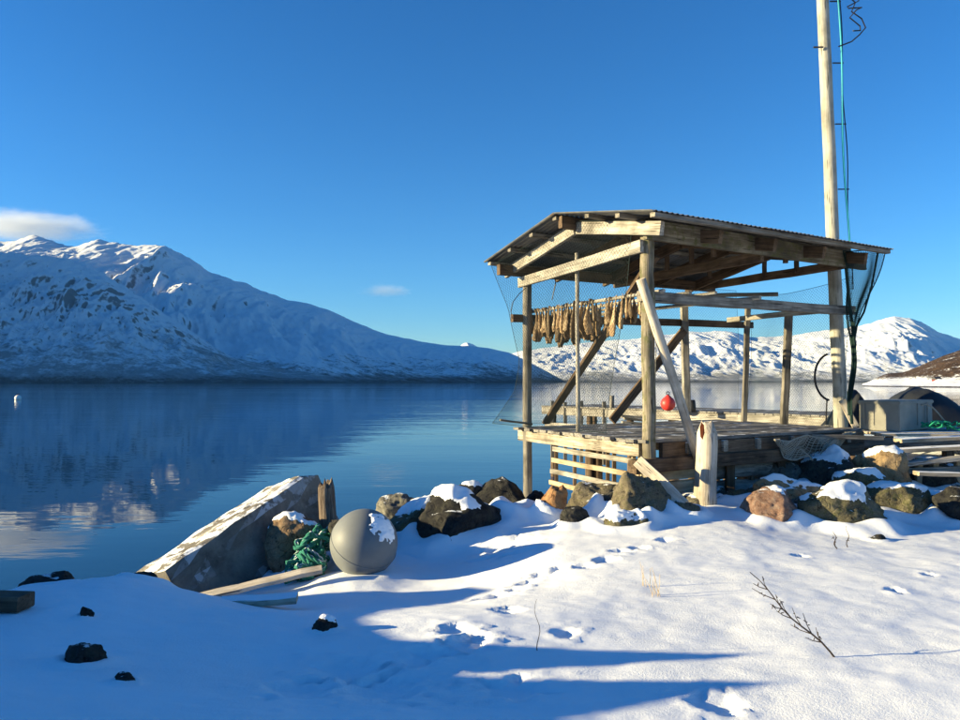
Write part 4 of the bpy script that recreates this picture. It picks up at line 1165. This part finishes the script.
# stacked planks in front of the landing
for i, (x0, y0, x1, y1, Y, w_, m, lab) in enumerate((
        (806, 436, 882, 438, 9.95, .10, 'grey', 'grey plank lying in front of the landing beside the mast'),
        (876, 452, 985, 446, 9.7, .20, 'plank_snow', 'long snow-dusted plank just below the landing'),
        (902, 464, 985, 456, 9.4, .16, 'pale', 'pale plank slanting up to the right below the snow-dusted plank'),
        (916, 473, 985, 476, 9.2, .14, 'plank_snow', 'lowest snowy plank near the right edge of the picture'),
        (898, 441, 985, 436, 10.2, .22, 'plank_snow', 'broad snow-covered plank on top of the pile on the right'))):
    tag(beam('loose_plank', at(x0, y0, Y), at(x1, y1, Y), w_, .05, M[m], None, seg=4, wob=.004), lab, 'plank', 'loose planks by the landing')
tr = thing('plank_trestle', 'small wooden trestle holding up the planks on the right', 'trestle', at(945, 480, 9.5))
for x in (918, 934, 957): beam('leg', at(x, 490, 9.5), at(x + 1, 458, 9.5), .07, .07, M['yellow'], tr, seg=1)
beam('crossbar', at(908, 471, 9.45), at(975, 469, 9.45), .05, .07, M['pale'], tr, seg=2)

tc = at(895, 434, 10.95); ft = Vector((-.72, .69, 0)).normalized(); fq = Vector((.84, .54, 0)).normalized()
tub = thing('grey_tub', 'pale grey rectangular plastic fish tub on the landing', 'tub', (tc.x, tc.y, QZ))
def panel_box(name, c, ex, ey, ez, lx, ly, lz, mat, parent, bev=.012):
    bm = bmesh.new(); bmesh.ops.create_cube(bm, size=1.0)
    for v in bm.verts: v.co = Vector((v.co.x * lx, v.co.y * ly, v.co.z * lz))
    bmesh.ops.bevel(bm, geom=bm.edges[:], offset=bev, segments=2, affect='EDGES')
    me = bpy.data.meshes.new(name); bm.to_mesh(me); bm.free(); me.materials.append(mat)
    Mx = Matrix(((ex.x, ey.x, ez.x, c.x), (ex.y, ey.y, ez.y, c.y), (ex.z, ey.z, ez.z, c.z), (0, 0, 0, 1)))
    if Mx.to_3x3().determinant() < 0: me.flip_normals()
    return link(name, me, Mx, parent)
up3 = Vector((0, 0, 1)); lf, lr, th_ = .56, 1.22, .42
cen = Vector((tc.x, tc.y, QZ + .012)) + ft * (lf / 2) + fq * (lr / 2)
panel_box('body', cen + up3 * (th_ / 2), ft, fq, up3, lf, lr, th_, M['tub'], tub)
for s_ in (.27, .5, .73):
    c = Vector((tc.x, tc.y, QZ + .25)) + ft * (lf * s_) - fq * .006
    panel_box('rib', c, ft, fq, up3, .025, .022, .33, M['tub'], tub, .005)
    c = Vector((tc.x, tc.y, QZ + .25)) + fq * (lr * s_) - ft * .006
    panel_box('rib', c, ft, fq, up3, .022, .035, .33, M['tub'], tub, .005)
panel_box('rim', cen + up3 * (th_ - .01), ft, fq, up3, lf + .035, lr + .035, .055, M['tub'], tub)
def tarp(name, lab, cx, by, ty, hw_l, hw_r, Y, seed, depth, pw=1.6):
    base = at(cx, by, Y); Hh = at(cx, ty, Y).z - QZ
    nx, ny = 44, 26; vs, fs = [], []
    for j in range(ny + 1):
        for i in range(nx + 1):
            u, v = -1 + 2 * i / nx, -1 + 2 * j / ny
            w_ = hw_l if u < 0 else hw_r
            hgt = max(0, 1 - (abs(u) ** pw)) * max(0, 1 - abs(v) ** 2.4)
            n = mnoise.noise(Vector((u * 3 + seed, v * 3, 2))) * .06 + .035 * abs(mnoise.noise(Vector((u * 9 + seed, v * 2, 1))))
            vs.append((base.x + u * w_ * mpx(Y), Y + v * depth, QZ - .02 + Hh * (hgt ** .8) * (1 + n) + (0 if hgt > 0 else -.03)))
    for j in range(ny):
        for i in range(nx): fs.append((j * (nx + 1) + i, j * (nx + 1) + i + 1, (j + 1) * (nx + 1) + i + 1, (j + 1) * (nx + 1) + i))
    b = MB(); b.add(vs, fs)
    return tag(link(name, b.mesh(name, M['tarp'], True)), lab, 'tarp', 'tarpaulin covered heaps')
tarp('tarp_heap', 'broad dark tarpaulin covered heap behind the grey tub', 918, 430, 386, 36, 44, 13.0, 1, .8)
tarp('tarp_heap', 'narrow dark tarpaulin covered heap between the mast and the grey tub', 853, 430, 388, 20, 17, 12.6, 6, .5, 1.25)
b = MB(); rp = random.Random(4)
for s_ in range(7):
    c = at(rp.uniform(930, 958), rp.uniform(423, 428), 10.9); pts = []
    for i in range(24):
        t = i / 23 * 9; pts.append(c + Vector((.10 * math.cos(t + s_), .09 * math.sin(t * 1.1), .035 * math.sin(t * 1.7 + s_))))
    b.tube(pts, .012, 5)
tag(link('rope_coil', b.mesh('rope_coil', simple('bright_green_rope', (0.01, 0.25, 0.14), .7), True)), 'small bright green rope coil on the landing at the right edge', 'rope')
mb = MB(); mb.tube([at(x, y, 11.0) for x, y in ((921, 405), (927, 404), (932, 407), (937, 412), (942, 418), (947, 424))], .012, 6)
tag(link('bent_pipe', mb.mesh('bent_pipe', M['tub'], True)), 'thin pale bent pipe hanging beside the grey tub', 'pipe')
def oldnet(u, v):
    a = 1.95 + 1.55 * u; p = ab(-.16 - .05 * math.sin(v * 4 + u * 9) - .05 * v, a, DZ - .06)
    return Vector((p.x, p.y, p.z - .03 * math.sin(u * 11) - v * (abs(math.sin(math.pi * u)) ** .9) * (.46 - .30 * u + .10 * math.sin(u * 17) + .05 * math.sin(u * 31)))) + VB3 * (.05 * math.sin(v * 7 + u * 20))
on_ = net('old_net', oldnet, 26, 9, .0045, M['net_pale'], None)
tag(on_, 'frayed pale net draped over the edge of the deck near the mast', 'net')

# ------------------------------------------------------------------ plants in the snow
def twig(name, lab, base, tip, r, seed, mat, nb=9, blen=.16, cat='twig', group=None):
    rr_ = random.Random(seed); b = MB(); d = tip - base; L = d.length
    side = d.normalized().cross(Vector((0, 1, 0))).normalized()
    pts = [lerp(base - d * .06, tip, i / 10) + side * (.012 * math.sin(i * .9 + seed)) for i in range(11)]
    b.tube(pts, r, 5, True, r * .35)
    for k in range(nb):
        t = .22 + .7 * k / max(1, nb); p = pts[int(t * 10)]
        s_ = 1 if k % 2 else -1; l = blen * rr_.uniform(.5, 1.2) * (1.1 - t * .5)
        q = p + d.normalized() * l * .9 + side * (s_ * l * rr_.uniform(.22, .5)) + Vector((0, rr_.uniform(-.05, .05), 0))
        b.tube([p, lerp(p, q, .5) + side * .006, q], r * .5, 4, True, r * .25)
        for m_ in range(2):
            e = lerp(p, q, rr_.uniform(.4, .9)); b.tube([e, e + Vector((rr_.uniform(-.02, .02), 0, rr_.uniform(-.03, .02)))], r * .6, 4, True, r * .3)
    return tag(link(name, b.mesh(name, mat)), lab, cat, group)
q = on_ground(833, 657)
twig('bare_twig', 'dark bare branched twig slanting out of the sunlit snow', q, at(749, 573, q.y + .05), .0062, 3, M['twig'], 12, .14)
q = on_ground(836, 549); twig('dry_stem', 'thin dark stem in the snow before the wide mossy boulder, leaning left', q, at(834, 531, q.y), .006, 5, M['twig'], 2, .08, 'plant', 'dry stems in the snow')
q = on_ground(848, 548); twig('dry_stem', 'thin dark upright stem in the snow just right of the leaning stem', q, at(847, 526, q.y), .005, 6, M['twig'], 1, .06, 'plant', 'dry stems in the snow')
q = on_ground(539, 652); twig('dry_stem', 'single tall dark grass stem at the edge of the shadow', q, at(536, 599, q.y), .0028, 7, M['twig'], 0, .05, 'plant', 'dry stems in the snow')
for (px, py, lab, n_) in ((655, 596, 'small tuft of pale dry straw in the sunlit snow', 7), (646, 588, 'a few thin straws left of the pale dry tuft', 4)):
    q = on_ground(px, py); b = MB(); r3 = random.Random(px)
    for k in range(n_):
        s0 = q + Vector((r3.uniform(-.05, .05), r3.uniform(-.04, .04), -.03)); tip = s0 + Vector((r3.uniform(-.06, .04), r3.uniform(-.03, .03), r3.uniform(.10, .24)))
        b.tube([s0, lerp(s0, tip, .6) + Vector((.006, 0, 0)), tip], .0022, 4, True, .0012)
    tag(link('straw_tuft', b.mesh('straw_tuft', M['straw'])), lab, 'grass', 'straw tufts in the snow')

# ------------------------------------------------------------------ white buoy, far houses
wb = at(18, 399, 112); 
bu = thing('mooring_buoy', 'small white mooring buoy floating far out on the left', 'buoy', (wb.x, wb.y, 0))
bm = bmesh.new(); bmesh.ops.create_uvsphere(bm, u_segments=20, v_segments=14, radius=.46)
me = bpy.data.meshes.new('buoy_body'); bm.to_mesh(me); bm.free(); me.materials.append(M['white']); me.polygons.foreach_set("use_smooth", [True] * len(me.polygons))
link('buoy_body', me, Matrix.Translation(Vector((wb.x, wb.y, .22))), bu)
mb = MB(); mb.tube([(wb.x + .12 * math.cos(t), wb.y, .74 + .12 * math.sin(t)) for t in [2 * math.pi * i / 12 for i in range(13)]], .03, 5, False); link('ring', mb.mesh('ring', M['iron']), None, bu)

def house(lab, px, py, Y, w_, d_, h_, wall, yaw, grp='houses on the headland shore'):
    p = at(px, py, Y); t = thing('house', lab, 'house', (p.x, p.y, p.z), grp)
    ex = Vector((math.cos(yaw), math.sin(yaw), 0)); ey = Vector((-math.sin(yaw), math.cos(yaw), 0))
    def bx(name, c, lx, ly, lz, m, par=None):
        return panel_box(name, p + ex * c[0] + ey * c[1] + up3 * c[2], ex, ey, up3, lx, ly, lz, m, par or t, .02)
    bx('wall', (0, 0, h_ / 2 - .8), w_, d_, h_ + 1.6, wall)
    b = MB(); o_ = .3; rh = d_ * .42
    vs = [(-w_/2 - o_, -d_/2 - o_, h_ - .1), (w_/2 + o_, -d_/2 - o_, h_ - .1), (w_/2 + o_, d_/2 + o_, h_ - .1), (-w_/2 - o_, d_/2 + o_, h_ - .1), (-w_/2 - o_, 0, h_ + rh), (w_/2 + o_, 0, h_ + rh)]
    b.add([p + ex * v[0] + ey * v[1] + up3 * v[2] for v in vs], [(0, 1, 5, 4), (2, 3, 4, 5), (1, 2, 5), (3, 0, 4), (3, 2, 1, 0)])
    link('roof', b.mesh('roof', M['house_roof']), None, t)
    for s_ in (-.28, .28):
        f = bx('window', (w_ * s_, -d_/2 - .02, h_ * .55), .9, .08, 1.0, M['white_wall'])
        bx('pane', (w_ * s_, -d_/2 - .07, h_ * .55), .7, .04, .8, M['glass'], f)
    return t
house('red house on the headland shore, left of the far red boathouse', 937, 382.5, 420, 3.6, 3.4, 1.7, M['red_wall'], .2)
house('small red boathouse near the right edge on the headland shore', 954, 382, 430, 3.0, 3.0, 1.5, M['red_wall'], -.2)

# ------------------------------------------------------------------ clouds beyond the mountains
def cloud(lab, px, py, wpx, hpx, Y, dens, seed):
    t = NT('cloud_vapour'); t.t.nodes.remove(t.b)
    tc = t.n('ShaderNodeTexCoord'); mp = t.n('ShaderNodeMapping'); t.l(tc.outputs['Object'], mp.inputs[0])
    ln = t.n('ShaderNodeVectorMath', operation='LENGTH'); t.l(mp.outputs[0], ln.inputs[0])
    mp2 = t.n('ShaderNodeMapping'); mp2.inputs['Scale'].default_value = (1.6, 1.6, 1.0); mp2.inputs['Location'].default_value = (seed, 0, 0); t.l(tc.outputs['Object'], mp2.inputs[0])
    n = t.noise(mp2.outputs[0], 1.8, 7, 0.66, 0.8)
    f = t.math('SUBTRACT', t.math('SUBTRACT', 1.0, ln.outputs['Value']), t.math('MULTIPLY', t.math('SUBTRACT', 0.62, n), 1.6))
    f = t.math('MULTIPLY', t.step(f, 0.0, 0.8), dens)
    v = t.n('ShaderNodeVolumePrincipled'); v.inputs['Color'].default_value = (1, 1, 1, 1); v.inputs['Anisotropy'].default_value = 0.0
    t.l(f, v.inputs['Density']); t.l(v.outputs[0], t.out.inputs['Volume'])
    bm = bmesh.new(); bmesh.ops.create_icosphere(bm, subdivisions=3, radius=1.0); me = bpy.data.meshes.new('cloud'); bm.to_mesh(me); bm.free(); me.materials.append(t.m)
    k = Y / FPX
    o = link('cloud', me, Matrix.Translation(at(px, py, Y)) @ Matrix.Diagonal((wpx * k / 2, wpx * k / 3, hpx * k / 2, 1)))
    tag(o, lab, 'cloud')
cloud('white lens-shaped cloud above the snowy mountain at the left edge', 22, 227, 190, 36, 17500, 0.0018, 1.0)
cloud('tiny faint cloud in the blue sky above the fjord', 386, 291, 64, 16, 17500, 0.0011, 5.0)

# ------------------------------------------------------------------ cold clear air: a little haze over the far fjord
def haze():
    t = NT('haze_air'); t.t.nodes.remove(t.b)
    v = t.n('ShaderNodeVolumePrincipled'); v.inputs['Color'].default_value = (0.25, 0.6, 1.0, 1)
    v.inputs['Density'].default_value = 0.000009; v.inputs['Anisotropy'].default_value = 0.0
    t.l(v.outputs[0], t.out.inputs['Volume'])
    b = MB(); x0, x1, y0, y1, z0, z1 = -15500, 15500, -390, 15500, -8, 2400
    b.add([(x0, y0, z0), (x1, y0, z0), (x1, y1, z0), (x0, y1, z0), (x0, y0, z1), (x1, y0, z1), (x1, y1, z1), (x0, y1, z1)],
          [(0, 3, 2, 1), (4, 5, 6, 7), (0, 1, 5, 4), (1, 2, 6, 5), (2, 3, 7, 6), (3, 0, 4, 7)])
    struct(link('haze', b.mesh('haze', t.m)), 'stuff')
haze()
